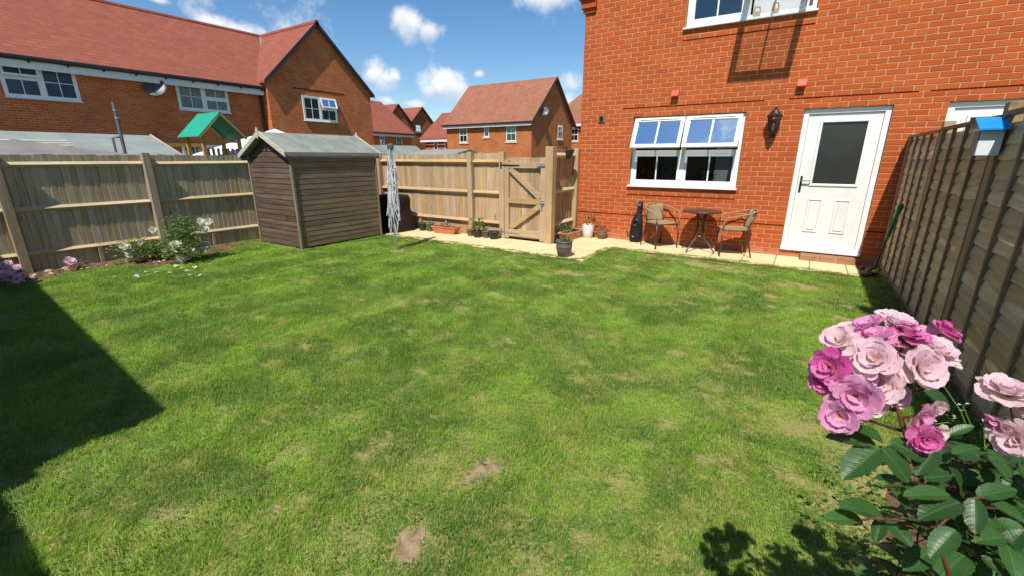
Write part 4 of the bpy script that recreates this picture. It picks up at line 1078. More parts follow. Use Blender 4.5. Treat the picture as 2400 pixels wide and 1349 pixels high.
# ---- overlap panel fence on the right, in shade on this side
pf = thing('panel_fence', 'brown waney lap panel fence in shade on the garden side', 'fence', (RX, 4.0, 0))
PYS = [8.235, 6.46, 4.66, 2.86, 1.06, -.74]
tops = [1.845, 1.855, 1.87, 1.885, 1.90]
for i, py in enumerate(PYS):
    bevel_mod(MB().box(RX - .015, RX + .075, py - .048, py + .048, -.2, tops[min(i, 4)] + (.065 if i in (1, 2, 3) else .02)).build('post', M['panel_post'], pf, loc=(RX, py, 0)), .005)
def slat_mesh(L, seed):
    rr = random.Random(seed); n = 10; vs = []; fs = []
    hgt = .150
    for j in range(n + 1):
        y = -L / 2 + L * j / n; lo = rr.uniform(-.010, .010) + .007 * math.sin(j * 1.7 + seed)
        vs += [(-.004, y, hgt), (-.026, y, .05), (-.029, y, lo), (-.014, y, lo), (.006, y, hgt)]
    for j in range(n):
        for k in range(5): fs.append((j * 5 + k, j * 5 + (k + 1) % 5, (j + 1) * 5 + (k + 1) % 5, (j + 1) * 5 + k))
    fs += [(4, 3, 2, 1, 0), tuple(n * 5 + q for q in range(5))]
    return MB().add(vs, fs).mesh('slat', M['panel_slat'])
sl = [slat_mesh(1.715, s) for s in range(5)]
for i in range(5):
    a, b = PYS[i + 1] + .05, PYS[i] - .05; yc = (a + b) / 2; top = tops[i]; L = b - a
    mb = MB()
    for q in range(5):
        c = a + .022 + (L - .044) * q / 4
        mb.box(RX - .016, RX + .010, c - .015, c + .015, .07, top - .03)
    mb.box(RX - .030, RX + .03, a, b, top - .028, top)
    pn = mb.build('panel', M['panel_batten'], pf)
    MB().box(RX - .004, RX + .022, a, b, -.06, .082).build('gravel_board', M['panel_post'], pn, loc=(RX, yc, 0))
    z = .075; k = 0
    while z < top - .13:
        link('slat', sl[(k * 3 + i) % 5], pn, (RX + .030 + rng.uniform(-.002, .002), yc, z + rng.uniform(-.004, .004)), (0, rng.uniform(-.02, .02), rng.uniform(-.002, .002))); z += .098; k += 1

# ---- fence and outbuilding behind the viewer that shade the near left of the lawn
rfz = thing('closeboard_fence', 'plain closeboard fence across the end of the lawn opposite the brick house', 'fence', (-4, -1.2, 0))
bm4 = board_mesh('board', 1.94, M['fence_grey'])
x = FX
while x < RX + .1:
    link('board', bm4, rfz, (x, -1.22, 0), (0, 0, R(180))); x += .10
for px in (-8.8, -6.8, -4.8, -2.8, -.8, 1.1): MB().box(px - .05, px + .05, -1.20, -1.10, -.2, 1.95).build('post', M['post_grey'], rfz, loc=(px, -1.15, 0))
gar = thing('garage', 'flat roofed brick garage past the fence opposite the brick house', 'garage', (-2.72, -1.33, 0), rotz=R(-4.2))
MB().box(-6.6, -.06, -5, -.06, -.3, 3.0).build('wall', M['brick_far'], gar, local=True)
MB().box(-6.7, 0, -5.1, 0, 3.001, 3.16).build('roof', M['felt_far'], gar, local=True)

# ================================================================== shed
shed = thing('garden_shed', 'small brown overlap timber shed with grey-green felt roof', 'shed', (-7.85, 5.2, 0))
sx0, sx1, sy0, sy1 = -8.47, -7.17, 4.33, 6.07
zb, zw, za = .06, 1.585, 1.90
xc = (sx0 + sx1) / 2
MB().prism([(sx0 + .03, sy0 + .03, zb), (sx1 - .03, sy0 + .03, zb), (sx1 - .03, sy0 + .03, zw - .01), (xc, sy0 + .03, za - .02), (sx0 + .03, sy0 + .03, zw - .01)], (0, sy1 - sy0 - .06, 0)).build('shell', M['shed_trim'], shed)
MB().box(sx0 + .02, sx1 - .02, sy0 + .02, sy0 + .08, 0, .058).box(sx0 + .02, sx1 - .02, sy1 - .08, sy1 - .02, 0, .058).box(sx0 + .3, sx0 + .36, sy0 + .081, sy1 - .081, 0, .058).box(sx1 - .36, sx1 - .3, sy0 + .081, sy1 - .081, 0, .058).build('bearer', M['shed_trim'], shed)
ex = .094
n = 17
for s, xo, sg in (('r', sx1, 1), ('l', sx0, -1)):
    for k in range(n):
        z0 = zb - .01 + k * (zw - zb) / n; z1 = z0 + (zw - zb) / n - .006
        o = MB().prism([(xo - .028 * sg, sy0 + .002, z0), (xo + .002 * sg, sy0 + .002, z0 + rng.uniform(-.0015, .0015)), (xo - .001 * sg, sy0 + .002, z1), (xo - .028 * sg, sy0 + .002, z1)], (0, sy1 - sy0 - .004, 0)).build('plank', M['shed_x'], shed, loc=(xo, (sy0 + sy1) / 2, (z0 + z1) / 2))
for s, yo, sg in (('f', sy0, -1), ('b', sy1, 1)):
    k = 0
    while True:
        z0 = zb - .01 + k * (zw - zb) / n
        if z0 > za - .06: break
        z1 = z0 + (zw - zb) / n - .006
        def hw(z): return (sx1 - sx0) / 2 - .003 if z <= zw else max(.0, (sx1 - sx0) / 2 * (za - z) / (za - zw))
        a, b = hw(z0), hw(z1)
        MB().add([(xc - a, yo - .028 * sg, z0), (xc + a, yo - .028 * sg, z0), (xc + b, yo - .028 * sg, z1), (xc - b, yo - .028 * sg, z1),
                  (xc - a, yo + .002 * sg, z0), (xc + a, yo + .002 * sg, z0), (xc + b, yo - .006 * sg, z1), (xc - b, yo - .006 * sg, z1)],
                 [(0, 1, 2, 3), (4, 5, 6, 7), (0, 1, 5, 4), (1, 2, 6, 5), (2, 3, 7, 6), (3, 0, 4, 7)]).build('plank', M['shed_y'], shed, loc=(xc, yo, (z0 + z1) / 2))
        k += 1
for xx in (sx0, sx1):
    for yy, sg in ((sy0, -1), (sy1, 1)):
        MB().box(xx - .022, xx + .022, yy - .006 + (.0 if sg > 0 else -.018), yy + .006 + (.018 if sg > 0 else 0), .03, zw).build('corner_trim', M['shed_trim'], shed, loc=(xx, yy, .8))
MB().box(xc - .30, xc + .30, sy0 - .016, sy0 - .013, .12, 1.56).build('door', M['shed_y'], shed) if False else None
sl_ = (za - zw) / (xc - sx0)
for sg, xe in ((1, sx1 + .035), (-1, sx0 - .10)):
    ze = zw - abs(xe - (sx1 if sg > 0 else sx0)) * sl_ + .02
    MB().prism([(xc, sy0 - .10, za + .075), (xe, sy0 - .10, ze + .055), (xe, sy0 - .10, ze + .02), (xc, sy0 - .10, za + .04)], (0, sy1 - sy0 + .20, 0)).build('roof', M['felt'], shed)
    MB().prism([(xe, sy0 - .099, ze + .057), (xe + .006 * sg, sy0 - .099, ze + .057), (xe + .006 * sg, sy0 - .099, ze - .005), (xe, sy0 - .099, ze - .005)], (0, sy1 - sy0 + .198, 0)).build('felt_lip', M['felt'], shed)
    MB().box(min(xe - .03 * sg, xe - .002 * sg), max(xe - .03 * sg, xe - .002 * sg), sy0 - .09, sy1 + .09, ze - .045, ze + .018).build('eaves_board', M['shed_trim'], shed)
    for yy in (sy0 - .128, sy1 + .104):
        bevel_mod(MB().prism([(xc, yy, za + .098), (xe + .02 * sg, yy, ze + .062), (xe + .02 * sg, yy, ze - .018), (xc, yy, za + .018)], (0, .022, 0)).build('barge_board', M['barge'], shed, loc=(xc + .3 * sg, yy, za)), .002)
for yy in (sy0 - .142, sy1 + .127):
    MB().prism([(xc - .03, yy, za + .0), (xc, yy, za - .045), (xc + .03, yy, za), (xc + .03, yy, za + .10), (xc, yy, za + .15), (xc - .03, yy, za + .10)], (0, .012, 0)).build('finial', M['barge'], shed)

# ================================================================== over the side fence: the neighbours' things
ns = thing('garden_shed', 'long low shed with pale grey felt roof beyond the side fence', 'shed', (-16.5, 3, -.25))
MB().box(-18.6, -15.2, -2.5, 5.75, -.3, 1.55).build('wall', M['cream'], ns)
MB().prism([(-14.9, -2.8, 1.58), (-17.0, -2.8, 2.20), (-17.0, -2.8, 2.14), (-14.9, -2.8, 1.52)], (0, 8.65, 0)).prism([(-18.9, -2.8, 1.58), (-17.001, -2.8, 2.20), (-17.001, -2.8, 2.14), (-18.9, -2.8, 1.52)], (0, 8.65, 0)).build('roof', M['felt_far'], ns)
MB().prism([(-14.86, 5.86, 1.56), (-17.0, 5.86, 2.24), (-17.0, 5.86, 2.12), (-14.86, 5.86, 1.46)], (0, .03, 0)).build('barge_board', M['barge'], ns)
for i in range(4):
    z = 1.76 + i * .055
    MB().prism([(-15.3 - i * .19, -2.6, z), (-15.38 - i * .19, -2.6, z + .026), (-15.38 - i * .19, -2.6, z + .05), (-15.3 - i * .19, -2.6, z + .03)], (0, 6.3, 0)).build('roof_batten', M['cream'], ns)
tp = thing('tarpaulin', 'grey-brown tarpaulin sloping over a frame behind the side fence', 'tarpaulin', (-12.3, 3, -.25))
tv = [(-11.3, 1.0, 1.60), (-11.3, 3.75, 1.58), (-13.3, 3.75, 1.60), (-13.3, 1.0, 1.60), (-12.2, 2.12, 1.885)]
MB().add(tv + [(a, b, c - .01) for a, b, c in tv], [(0, 1, 4), (1, 2, 4), (2, 3, 4), (3, 0, 4), (6, 5, 9), (7, 6, 9), (8, 7, 9), (5, 8, 9)]).build('sheet', M['tarp'], tp)
for (a, b, c) in tv[:4]: MB().tube([(a, b, -.3), (a, b, c - .02)], .03, 6).build('leg', M['iron'], tp)
fl = thing('flue_pipe', 'tall dark grey flue pipe standing behind the side fence', 'pipe', (-12.2, 3.7, -.25))
MB().tube([(-12.2, 3.69, -.3), (-12.2, 3.70, 2.66)], .032, 12).build('pipe', M['flue'], fl)
for z in (2.50, 2.35): MB().tube([(-12.2, 3.70, z - .012), (-12.2, 3.70, z + .010)], .038, 12).build('clamp', M['steel'], fl)
MB().tube([(-12.2, 3.55, -.3), (-12.2, 3.55, 1.95), (-12.2, 3.66, 1.97)], .022, 8).build('bracket', M['flue'], fl)

# timber play tower with green canvas roof
pt = thing('play_tower', 'wooden play tower with bright green pitched roof behind the side fence', 'play tower', (-14, 6.2, -.25))
ridge_a, ridge_b = Vector((-13.55, 6.28, 2.74)), Vector((-14.7, 6.55, 2.74))
yl_, yr_ = (5.62, 2.16), (6.98, 2.16)
ax = [-13.55, -14.75]
for x in (-13.65, -14.55):
    for yy in (5.86, 6.78):
        MB().box(x - .04, x + .04, yy - .04, yy + .04, -.3, 2.12).build('post', M['play_wood'], pt, loc=(x, yy, 0))
for x in (-13.5, -14.7):
    for s, (yy, zz) in ((1, (5.72, 2.06)), (-1, (6.92, 2.06))):
        MB().bar((x, yy, zz), (x, 6.32, 2.69), .035, .08, (1, 0, 0)).build('rafter', M['play_wood'], pt)
for yy in (5.70, 6.94):
    MB().prism([(-13.46, yy, 2.085), (-13.46, 6.32, 2.725), (-13.46, 6.32, 2.74), (-13.46, yy, 2.10)], (-1.28, 0, 0)).build('canopy', M['green_canvas'], pt)
MB().box(-14.6, -13.6, 5.8, 6.84, 1.02, 1.08).build('deck', M['play_wood'], pt)
for i in range(7):
    yy = 5.95 + i * .125
    MB().box(-13.67, -13.635, yy - .03, yy + .03, 1.09, 1.80).build('baluster', M['play_wood'], pt, loc=(-13.65, yy, 1.4))
MB().box(-13.69, -13.61, 5.905, 6.735, 1.95, 2.0).build('rail', M['play_wood'], pt)
# white canopy beyond the shed
wc = thing('white_canopy', 'white pitched garden canopy behind the shed roof', 'canopy', (-15.5, 9.2, -.25))
MB().add([(-14.2, 6.75, 1.62), (-16.8, 6.75, 1.62), (-16.8, 10.6, 1.62), (-14.2, 10.6, 1.62), (-15.5, 8.95, 2.50)], [(0, 1, 4), (1, 2, 4), (2, 3, 4), (3, 0, 4)]).build('canvas', M['white_canvas'], wc)
for (a, b) in ((-14.25, 6.8), (-16.75, 6.8), (-16.75, 10.55), (-14.25, 10.55)): MB().tube([(a, b, -.3), (a, b, 1.61)], .025, 6).build('pole', M['alu'], wc)
# neighbours' pergola beam
pb = thing('pergola', 'plain timber pergola beam in front of the terrace wall', 'pergola', (-18, 7.5, -.25))
MB().box(-18.05, -17.93, 6.3, 7.7, 1.90, 2.02).build('beam', M['play_wood'], pb)
for yy in (6.45, 7.55): MB().box(-18.04, -17.94, yy - .05, yy + .05, -.3, 1.899).build('post', M['play_wood'], pb)
# sheds beyond the gate fence
for (lab, x0, x1, y0, y1, za_, ze_) in (('small shed roof of grey felt just clear of the fence beside the drying rack', -15.6, -12.75, 11.6, 13.4, 2.0, 1.66), ('wide grey felt shed roof showing above the gate fence', -12.5, -10.25, 12.0, 14.0, 1.84, 1.64)):
    t = thing('garden_shed', lab, 'shed', ((x0 + x1) / 2, y0, -.3)); ym = (y0 + y1) / 2
    MB().box(x0 + .12, x1 - .12, y0 + .12, y1 - .12, -.35, ze_ - .02).build('wall', M['fence_grey'], t)
    if za_ > 1.9:
        MB().prism([(x0, y0, ze_), (x0 + 1.3, y0, za_), (x1 - .55, y0, za_), (x1, y0, ze_)], (0, y1 - y0, 0)).build('roof', M['felt_far'], t)
    else:
        MB().prism([(x0, y0, ze_), (x0, ym, za_), (x0, y1, ze_), (x0, y1, ze_ - .05), (x0, y0, ze_ - .05)], (x1 - x0, 0, 0)).build('roof', M['felt_far'], t)

# ================================================================== things in the garden
# ---- rotary washing line, folded
rl = thing('rotary_washing_line', 'folded silver rotary washing line with bunched white cords standing in the lawn', 'washing line', (-5.83, 5.24, 0))
top = Vector((-5.80, 5.26, 1.74))
MB().tube([(-5.83, 5.24, -.05), (-5.825, 5.243, .52)], .019, 10).build('ground_post', M['steel'], rl)
MB().tube([(-5.825, 5.243, .50), top], .024, 10).build('pole', M['alu'], rl)
MB().lathe([(.03, 0), (.055, .02), (.055, .07), (.03, .1), (0, .105)], top - Vector((0, 0, .06)), 12).build('hub', M['dish'], rl)
rr = random.Random(21)
arms = []
for k in range(4):
    a = k * math.pi / 2 + .5; d = Vector((math.cos(a), math.sin(a), 0))
    p0 = top + d * .045 - Vector((0, 0, .03)); p1 = Vector((-5.815, 5.25, .70)) + d * .095
    arms.append((p0, p1)); MB().tube([p0, p1], .010, 6).build('arm', M['alu'], rl)
for j in range(11):
    mb = MB(); f = .10 + j * .082
    for k in range(4):
        a0 = arms[k][0].lerp(arms[k][1], f); a1 = arms[(k + 1) % 4][0].lerp(arms[(k + 1) % 4][1], f)
        mid = (a0 + a1) / 2 + (a0 + a1 - top * 2) * 0 + Vector((rr.uniform(-.05, .05), rr.uniform(-.05, .05), 0)) - Vector((0, 0, .16 + .25 * f + rr.uniform(0, .14)))
        out = (mid - Vector((top.x, top.y, mid.z))); mid += out.normalized() * rr.uniform(.0, .06)
        pts = [a0.lerp(mid, t) + Vector((rr.uniform(-.002, .002), rr.uniform(-.002, .002), -.07 * math.sin(t * math.pi))) for t in (0, .25, .5, .75, 1)]
        pts += [mid.lerp(a1, t) + Vector((rr.uniform(-.002, .002), rr.uniform(-.002, .002), -.07 * math.sin(t * math.pi))) for t in (.25, .5, .75, 1)]
        mb.tube(pts, .0055, 5)
    mb.build('cord', M['cord'], rl)
MB().lathe([(.028, 0), (.04, .05), (.03, .22), (.026, .25)], (-5.826, 5.243, .46), 10).build('sleeve', M['iron'], rl)

# ---- barbecue under its cover
bq = thing('covered_barbecue', 'barbecue under a dark maroon cover between shed and gate fence', 'barbecue', (-7.3, 6.65, 0))
vs = []; fs = []; N = 28; rr = random.Random(5)
prof = [(.06, 1.0), (.12, 1.03), (.3, 1.08), (.62, 1.05), (.74, 1.0), (.80, .9), (.84, .78), (.845, .6), (.80, .9)]
lev = [(0.04, .44, .34), (.2, .42, .33), (.38, .37, .31), (.50, .33, .29), (.60, .345, .29), (.70, .36, .29), (.775, .33, .25), (.80, .25, .16), (.815, .03, .02)]
for (z, hx, hy) in lev:
    for k in range(N):
        a = 6.2832 * k / N; c, s = math.cos(a), math.sin(a); e = .42
        ux = hx * math.copysign(abs(c) ** e, c); uy = hy * math.copysign(abs(s) ** e, s)
        w = 1 + .06 * math.sin(a * 7 + z * 3) * (1 - z) + rr.uniform(-.008, .008)
        vs.append((-7.42 + ux * w * .88, 6.68 + uy * w, z))
fs = [(i * N + k, i * N + (k + 1) % N, (i + 1) * N + (k + 1) % N, (i + 1) * N + k) for i in range(len(lev) - 1) for k in range(N)] + [tuple(range((len(lev) - 1) * N, len(lev) * N))]
MB().add(vs, fs).build('cover', M['cover'], bq, smooth=True)
for (a, b) in ((-7.66, 6.46), (-7.16, 6.46), (-7.66, 6.90), (-7.16, 6.90)): MB().lathe([(.0, -.02), (.035, -.02), (.035, .05), (0, .05)], (a, b, .03), 10).build('wheel', M['iron'], bq)

# ---- pots
def leaves_mesh(mb, c, n, spread, h, size, rr, lean=.6, m=0):
    c = Vector(c)
    for _ in range(n):
        a = rr.uniform(0, 6.283); q = spread * math.sqrt(rr.random()); z = h * rr.random() ** .8
        p = c + Vector((math.cos(a) * q, math.sin(a) * q, z))
        d = Vector((math.cos(a + rr.uniform(-.9, .9)), math.sin(a + rr.uniform(-.9, .9)), rr.uniform(-.5, 1.0) * lean)).normalized(); s = size * rr.uniform(.6, 1.25)
        sd = d.cross(Vector((0, 0, 1))).normalized(); up = sd.cross(d); tw = rr.uniform(-.6, .6); sd = sd * math.cos(tw) + up * math.sin(tw)
        nn = sd.cross(d)
        mb.add([p, p + d * s * .45 + sd * s * .27 + nn * s * .06, p + d * s - nn * s * .08, p + d * s * .45 - sd * s * .27 + nn * s * .06, p + d * s * .5 - nn * s * .02], [(0, 1, 4), (1, 2, 4), (2, 3, 4), (3, 0, 4)], m)
    return mb

def pot(name, label, x, y, prof, mat, group=None, plant=None, soil=.85, seed=1, rim=None):
    t = thing(name, label, 'pot', (x, y, .028), group); rr = random.Random(seed)
    H_ = prof[-1][1]; R_ = prof[-1][0]
    full = [(0, 0)] + prof + [(R_ - .012, H_), (R_ - .016, H_ * soil)]
    MB().lathe(full, (x, y, .028), 24).build('body', mat, t, smooth=True)
    sr = R_ - .014
    MB().lathe([(sr, H_ * soil - .003), (sr * .5, H_ * soil + .006), (0, H_ * soil + .004)], (x, y, .028), 16).build('compost', M['compost'], t)
    if plant: plant(t, Vector((x, y, .028 + H_ * soil)), rr)
    return t

def shrub(mat, h, n, spread, size, stems=4, sm='twig', z0=.3):
    def f(t, c, rr):
        mb = MB()
        for _ in range(stems):
            a = rr.uniform(0, 6.283); e = c + Vector((math.cos(a) * spread * .6, math.sin(a) * spread * .6, h * rr.uniform(.6, 1)))
            mb.tube([c + Vector((rr.uniform(-.015, .015), rr.uniform(-.015, .015), -.01)), c.lerp(e, .5) + Vector((rr.uniform(-.02, .02), rr.uniform(-.02, .02), 0)), e], [.006, .004, .002], 5)
        mb.build('stem', M[sm], t)
        leaves_mesh(MB(), c + Vector((0, 0, h * z0)), n, spread, h * (1 - z0), size, rr).build('foliage', M[mat], t, recalc=False)
    return f
def tapered(rb, rt_, h): return [(rb * .96, 0), (rb, .006), (rt_ * .97, h * .86), (rt_ * 1.05, h * .88), (rt_ * 1.06, h)]
pots_g = None
pot('plant_pot', 'dark green plastic pot with sparse seedling beside the barbecue', -6.86, 6.97, tapered(.065, .09, .17), M['pot_green'], None, shrub('leaf_dry', .12, 14, .05, .03), seed=2)
pot('plant_pot', 'grey-green plastic pot with dead twigs left of the terracotta trough', -6.66, 6.99, tapered(.07, .095, .18), M['pot_grey'], None, shrub('leaf_dry', .16, 16, .06, .03, 6), seed=3)
pot('plant_pot', 'small brown plastic pot touching the leafy green pot', -5.55, 7.0, tapered(.06, .08, .13), M['pot_brown'], None, shrub('leaf_red', .07, 8, .04, .03), seed=4)
pot('plant_pot', 'black pot with bright green leafy plant against the fence', -5.34, 6.95, tapered(.07, .09, .13), M['pot_black'], None, shrub('leaf_light', .28, 110, .11, .07, 5, 'stem_green', .1), seed=5)
pot('plant_pot', 'small grey pot with wilting leaves between the leafy pot and the dark pot', -5.16, 7.0, tapered(.06, .085, .14), M['pot_grey'], None, shrub('leaf_mid', .12, 22, .06, .04), seed=6)
pot('plant_pot', 'empty black plastic pot next to the gate hinge post', -4.95, 6.98, tapered(.085, .105, .15), M['pot_black'], None, None, seed=7)
pot('plant_pot', 'taupe banded planter with a thin green plant standing out on the path', -3.09, 6.30, [(.088, 0), (.10, .01), (.124, .12), (.128, .15), (.131, .155), (.131, .17), (.129, .175), (.131, .23), (.138, .24), (.138, .255)], M['pot_taupe'], None, shrub('leaf_mid', .30, 60, .12, .05, 7, 'stem_green', .0), seed=8)
def rose_pot(t, c, rr): shrub('leaf_mid', .26, 70, .14, .05, 6, 'twig', .2)(t, c, rr)
pot('plant_pot', 'white glazed pot with a small leafy shrub at the house corner', -3.46, 8.10, [(.085, 0), (.092, .008), (.118, .14), (.122, .22), (.120, .25), (.118, .262)], M['pot_white'], None, rose_pot, seed=9)
pot('plant_pot', 'brown ribbed pot with pinkish plant next to the white pot', -3.18, 8.14, [(.06, 0), (.075, .01), (.085, .09), (.095, .12), (.08, .13), (.095, .145), (.095, .17)], M['pot_brown'], None, shrub('leaf_red', .18, 60, .10, .035, 6), seed=10)
pot('plant_pot', 'small terracotta pot tucked behind the white pot', -3.30, 8.20, tapered(.055, .075, .13), M['terracotta'], None, shrub('leaf_red', .08, 14, .05, .03), seed=12)

def trough(label, c, L, W, Hh, rz, mat, plantm, seed):
    t = thing('trough_planter', label, 'planter', (c[0], c[1], .028), None, rz); rr = random.Random(seed)
    a, b = L / 2, W / 2; q = .82
    o = [(-a * q, -b * q, 0), (a * q, -b * q, 0), (a * q, b * q, 0), (-a * q, b * q, 0), (-a, -b, Hh * .8), (a, -b, Hh * .8), (a, b, Hh * .8), (-a, b, Hh * .8)]
    k = .012; r1 = [(-a - k, -b - k, Hh * .8), (a + k, -b - k, Hh * .8), (a + k, b + k, Hh * .8), (-a - k, b + k, Hh * .8)]
    r2 = [(p[0], p[1], Hh) for p in r1]; r3 = [(-a + k, -b + k, Hh), (a - k, -b + k, Hh), (a - k, b - k, Hh), (-a + k, b - k, Hh)]; r4 = [(p[0], p[1], Hh * .8) for p in r3]
    vs = o + r1 + r2 + r3 + r4; f = [(3, 2, 1, 0)]
    for s in (0, 4, 8, 12, 16):
        if s + 4 < len(vs): f += [(s + i, s + (i + 1) % 4, s + 4 + (i + 1) % 4, s + 4 + i) for i in range(4)]
    f.append((20, 21, 22, 23))
    bevel_mod(MB().add(vs, f).build('body', [mat], t, local=True), .006, 3)
    MB().box(-a + .014, a - .014, -b + .014, b - .014, Hh * .79, Hh * .9).build('compost', M['compost'], t, local=True)
    if plantm:
        mb = MB()
        for i in range(10): mb.tube([(rr.uniform(-a * .8, a * .8), rr.uniform(-b * .5, b * .5), Hh * .85), (rr.uniform(-a, a), rr.uniform(-b, b), Hh + rr.uniform(.03, .12))], [.004, .002], 5)
        leaves_mesh(mb, (0, 0, Hh * .9), 26, a * .7, .10, .035, rr); mb.build('plant', M[plantm], t, local=True, recalc=False)
trough('long terracotta trough of dried-up plants along the gate fence', (-6.18, 6.96), .60, .19, .15, R(4), M['terracotta'], 'leaf_dry', 31)
trough('weathered terracotta trough between gate post and house wall', (-3.68, 7.80), .66, .20, .16, R(86), M['terracotta_pale'], 'leaf_dry', 32)
# hanging pot on the return fence
hp = thing('hanging_pot', 'dark grey wall pot hooked over the top of the return fence', 'pot', (-3.79, 7.84, 1.55))
vs = []; N = 12
for (r_, z) in ((.04, 0), (.075, .06), (.10, .16), (.105, .17), (.095, .17), (.06, .05)):
    for k in range(N + 1):
        a = -math.pi / 2 + math.pi * k / N; vs.append((-3.84 + math.cos(a) * r_ * 1.3, 7.84 + math.sin(a) * r_, 1.53 + z))
fs = [(i * (N + 1) + k, i * (N + 1) + k + 1, (i + 1) * (N + 1) + k + 1, (i + 1) * (N + 1) + k) for i in range(5) for k in range(N)]
MB().add(vs, fs).build('body', M['pot_black'], hp, smooth=True, recalc=False)
MB().tube([(-3.83, 7.84, 1.69), (-3.85, 7.80, 1.745), (-3.90, 7.80, 1.752), (-3.93, 7.80, 1.70)], .010, 6).build('hook', M['iron'], hp)

# ---- bistro chairs and table
def wicker_mat():
    t = NT('wicker'); o = t.obj(); s = t.n('ShaderNodeSeparateXYZ'); t.L.new(o, s.inputs[0])
    a = t.math('SINE', t.math('MULTIPLY', s.outputs[0], 420.0)); b = t.math('SINE', t.math('MULTIPLY', t.math('ADD', s.outputs[1], s.outputs[2]), 420.0))
    w = t.math('MULTIPLY', a, b); col = t.mix(t.ramp(w, -.3, .5), (0.26, 0.165, 0.085), (0.56, 0.41, 0.24))
    t.bump(w, .006, .6); return t.done(col, .6, .3)
M['wicker'] = wicker_mat()
def bistro_chair(label, x, y, heading):
    t = thing('bistro_chair', label, 'chair', (x, y, .028), 'wicker bistro chairs', heading)     # local: faces +x
    sm = MB()
    # seat: rounded square, slightly dished
    N = 28; vs = []; fs = []
    for z, k in ((.425, .97), (.432, 1.0), (.442, 1.0), (.447, .96), (.440, .6), (.436, .02)):
        for i in range(N):
            a = 6.2832 * i / N; c, s = math.cos(a), math.sin(a)
            vs.append((.02 + .215 * math.copysign(abs(c) ** .55, c) * k, .215 * math.copysign(abs(s) ** .55, s) * k, z))
    fs = [(j * N + i, j * N + (i + 1) % N, (j + 1) * N + (i + 1) % N, (j + 1) * N + i) for j in range(5) for i in range(N)] + [tuple(range(N))[::-1]]
    sm.add(vs, fs).build('seat', M['wicker'], t, smooth=True, local=True)
    # back: curved woven panel leaning back
    vs = []; nu, nv = 10, 6
    for dth in (0, .012):
        for j in range(nv + 1):
            for i in range(nu + 1):
                a = (i / nu - .5) * 1.5; f = j / nv; r_ = .235 - dth
                vs.append((-.005 - r_ * math.cos(a) * (.92 + .30 * f) + .0, .185 * math.sin(a) / math.sin(.75) * (.92 + .08 * f), .43 + .30 * f))
    n1 = (nu + 1) * (nv + 1); q = lambda o, i, j: o + j * (nu + 1) + i
    fs = []
    for o in (0, n1): fs += [(q(o, i, j), q(o, i + 1, j), q(o, i + 1, j + 1), q(o, i, j + 1)) for i in range(nu) for j in range(nv)]
    for j in range(nv): fs += [(q(0, 0, j), q(0, 0, j + 1), q(n1, 0, j + 1), q(n1, 0, j)), (q(0, nu, j), q(0, nu, j + 1), q(n1, nu, j + 1), q(n1, nu, j))]
    for i in range(nu): fs += [(q(0, i, nv), q(0, i + 1, nv), q(n1, i + 1, nv), q(n1, i, nv)), (q(0, i, 0), q(0, i + 1, 0), q(n1, i + 1, 0), q(n1, i, 0))]
    MB().add(vs, fs).build('backrest', M['wicker'], t, smooth=True, local=True)
    # arm hoop from one front leg round the back to the other
    hoop = []
    for s in (-1, 1):
        side = [(.205, .225 * s, .44), (.20, .245 * s, .56), (.15, .265 * s, .625), (.02, .275 * s, .655), (-.14, .25 * s, .69), (-.255, .15 * s, .725)]
        hoop += side if s < 0 else [(-.285, 0, .735)] + side[::-1]
    MB().tube(hoop, .013, 8).build('arm_hoop', M['wicker'], t, smooth=True, local=True)
    for s in (-1, 1):
        MB().tube([(.215, .225 * s, .0), (.205, .225 * s, .44)], .011, 8).build('leg', M['frame_brown'], t, smooth=True, local=True)
        MB().tube([(-.245, .205 * s, .0), (-.15, .185 * s, .42), (-.19, .17 * s, .56), (-.27, .10 * s, .725)], .011, 8).build('leg', M['frame_brown'], t, smooth=True, local=True)
    MB().tube([(.205, -.22, .415), (.205, .22, .415), (-.15, .185, .415), (-.15, -.185, .415), (.205, -.22, .415)], .009, 6).build('seat_frame', M['frame_brown'], t, local=True)
    return t
bistro_chair('wicker bistro chair between the black bag and the round table', -2.03, 7.96, R(-38))
bistro_chair('wicker bistro chair standing between the round table and the door', -.83, 7.92, R(196))
tb = thing('bistro_table', 'small round brown table with curved metal legs between two wicker chairs', 'table', (-1.36, 7.94, .028))
tx, ty = -1.36, 7.94
MB().lathe([(0, .655), (.29, .655), (.305, .66), (.308, .672), (.300, .682), (0, .684)], (tx, ty, .028), 36).build('tabletop', M['frame_brown'], tb, smooth=False)
for k in range(4):
    a = math.pi / 4 * (2 * k + 1) + .35; d = Vector((math.cos(a), math.sin(a), 0)); o = Vector((tx, ty, .028))
    MB().tube([o + d * .305, o + d * .295 + Vector((0, 0, .03)), o + d * .21 + Vector((0, 0, .12)), o + d * .095 + Vector((0, 0, .22)), o + d * .062 + Vector((0, 0, .34)), o + d * .066 + Vector((0, 0, .55)), o + d * .11 + Vector((0, 0, .655))], .0115, 8).build('leg', M['frame_brown'], tb, smooth=True)
for z in (.26, .53): MB().tube([Vector((tx + .062 * math.cos(a), ty + .062 * math.sin(a), .028 + z)) for a in [6.2832 * k / 16 for k in range(17)]], .008, 6).build('ring', M['frame_brown'], tb)

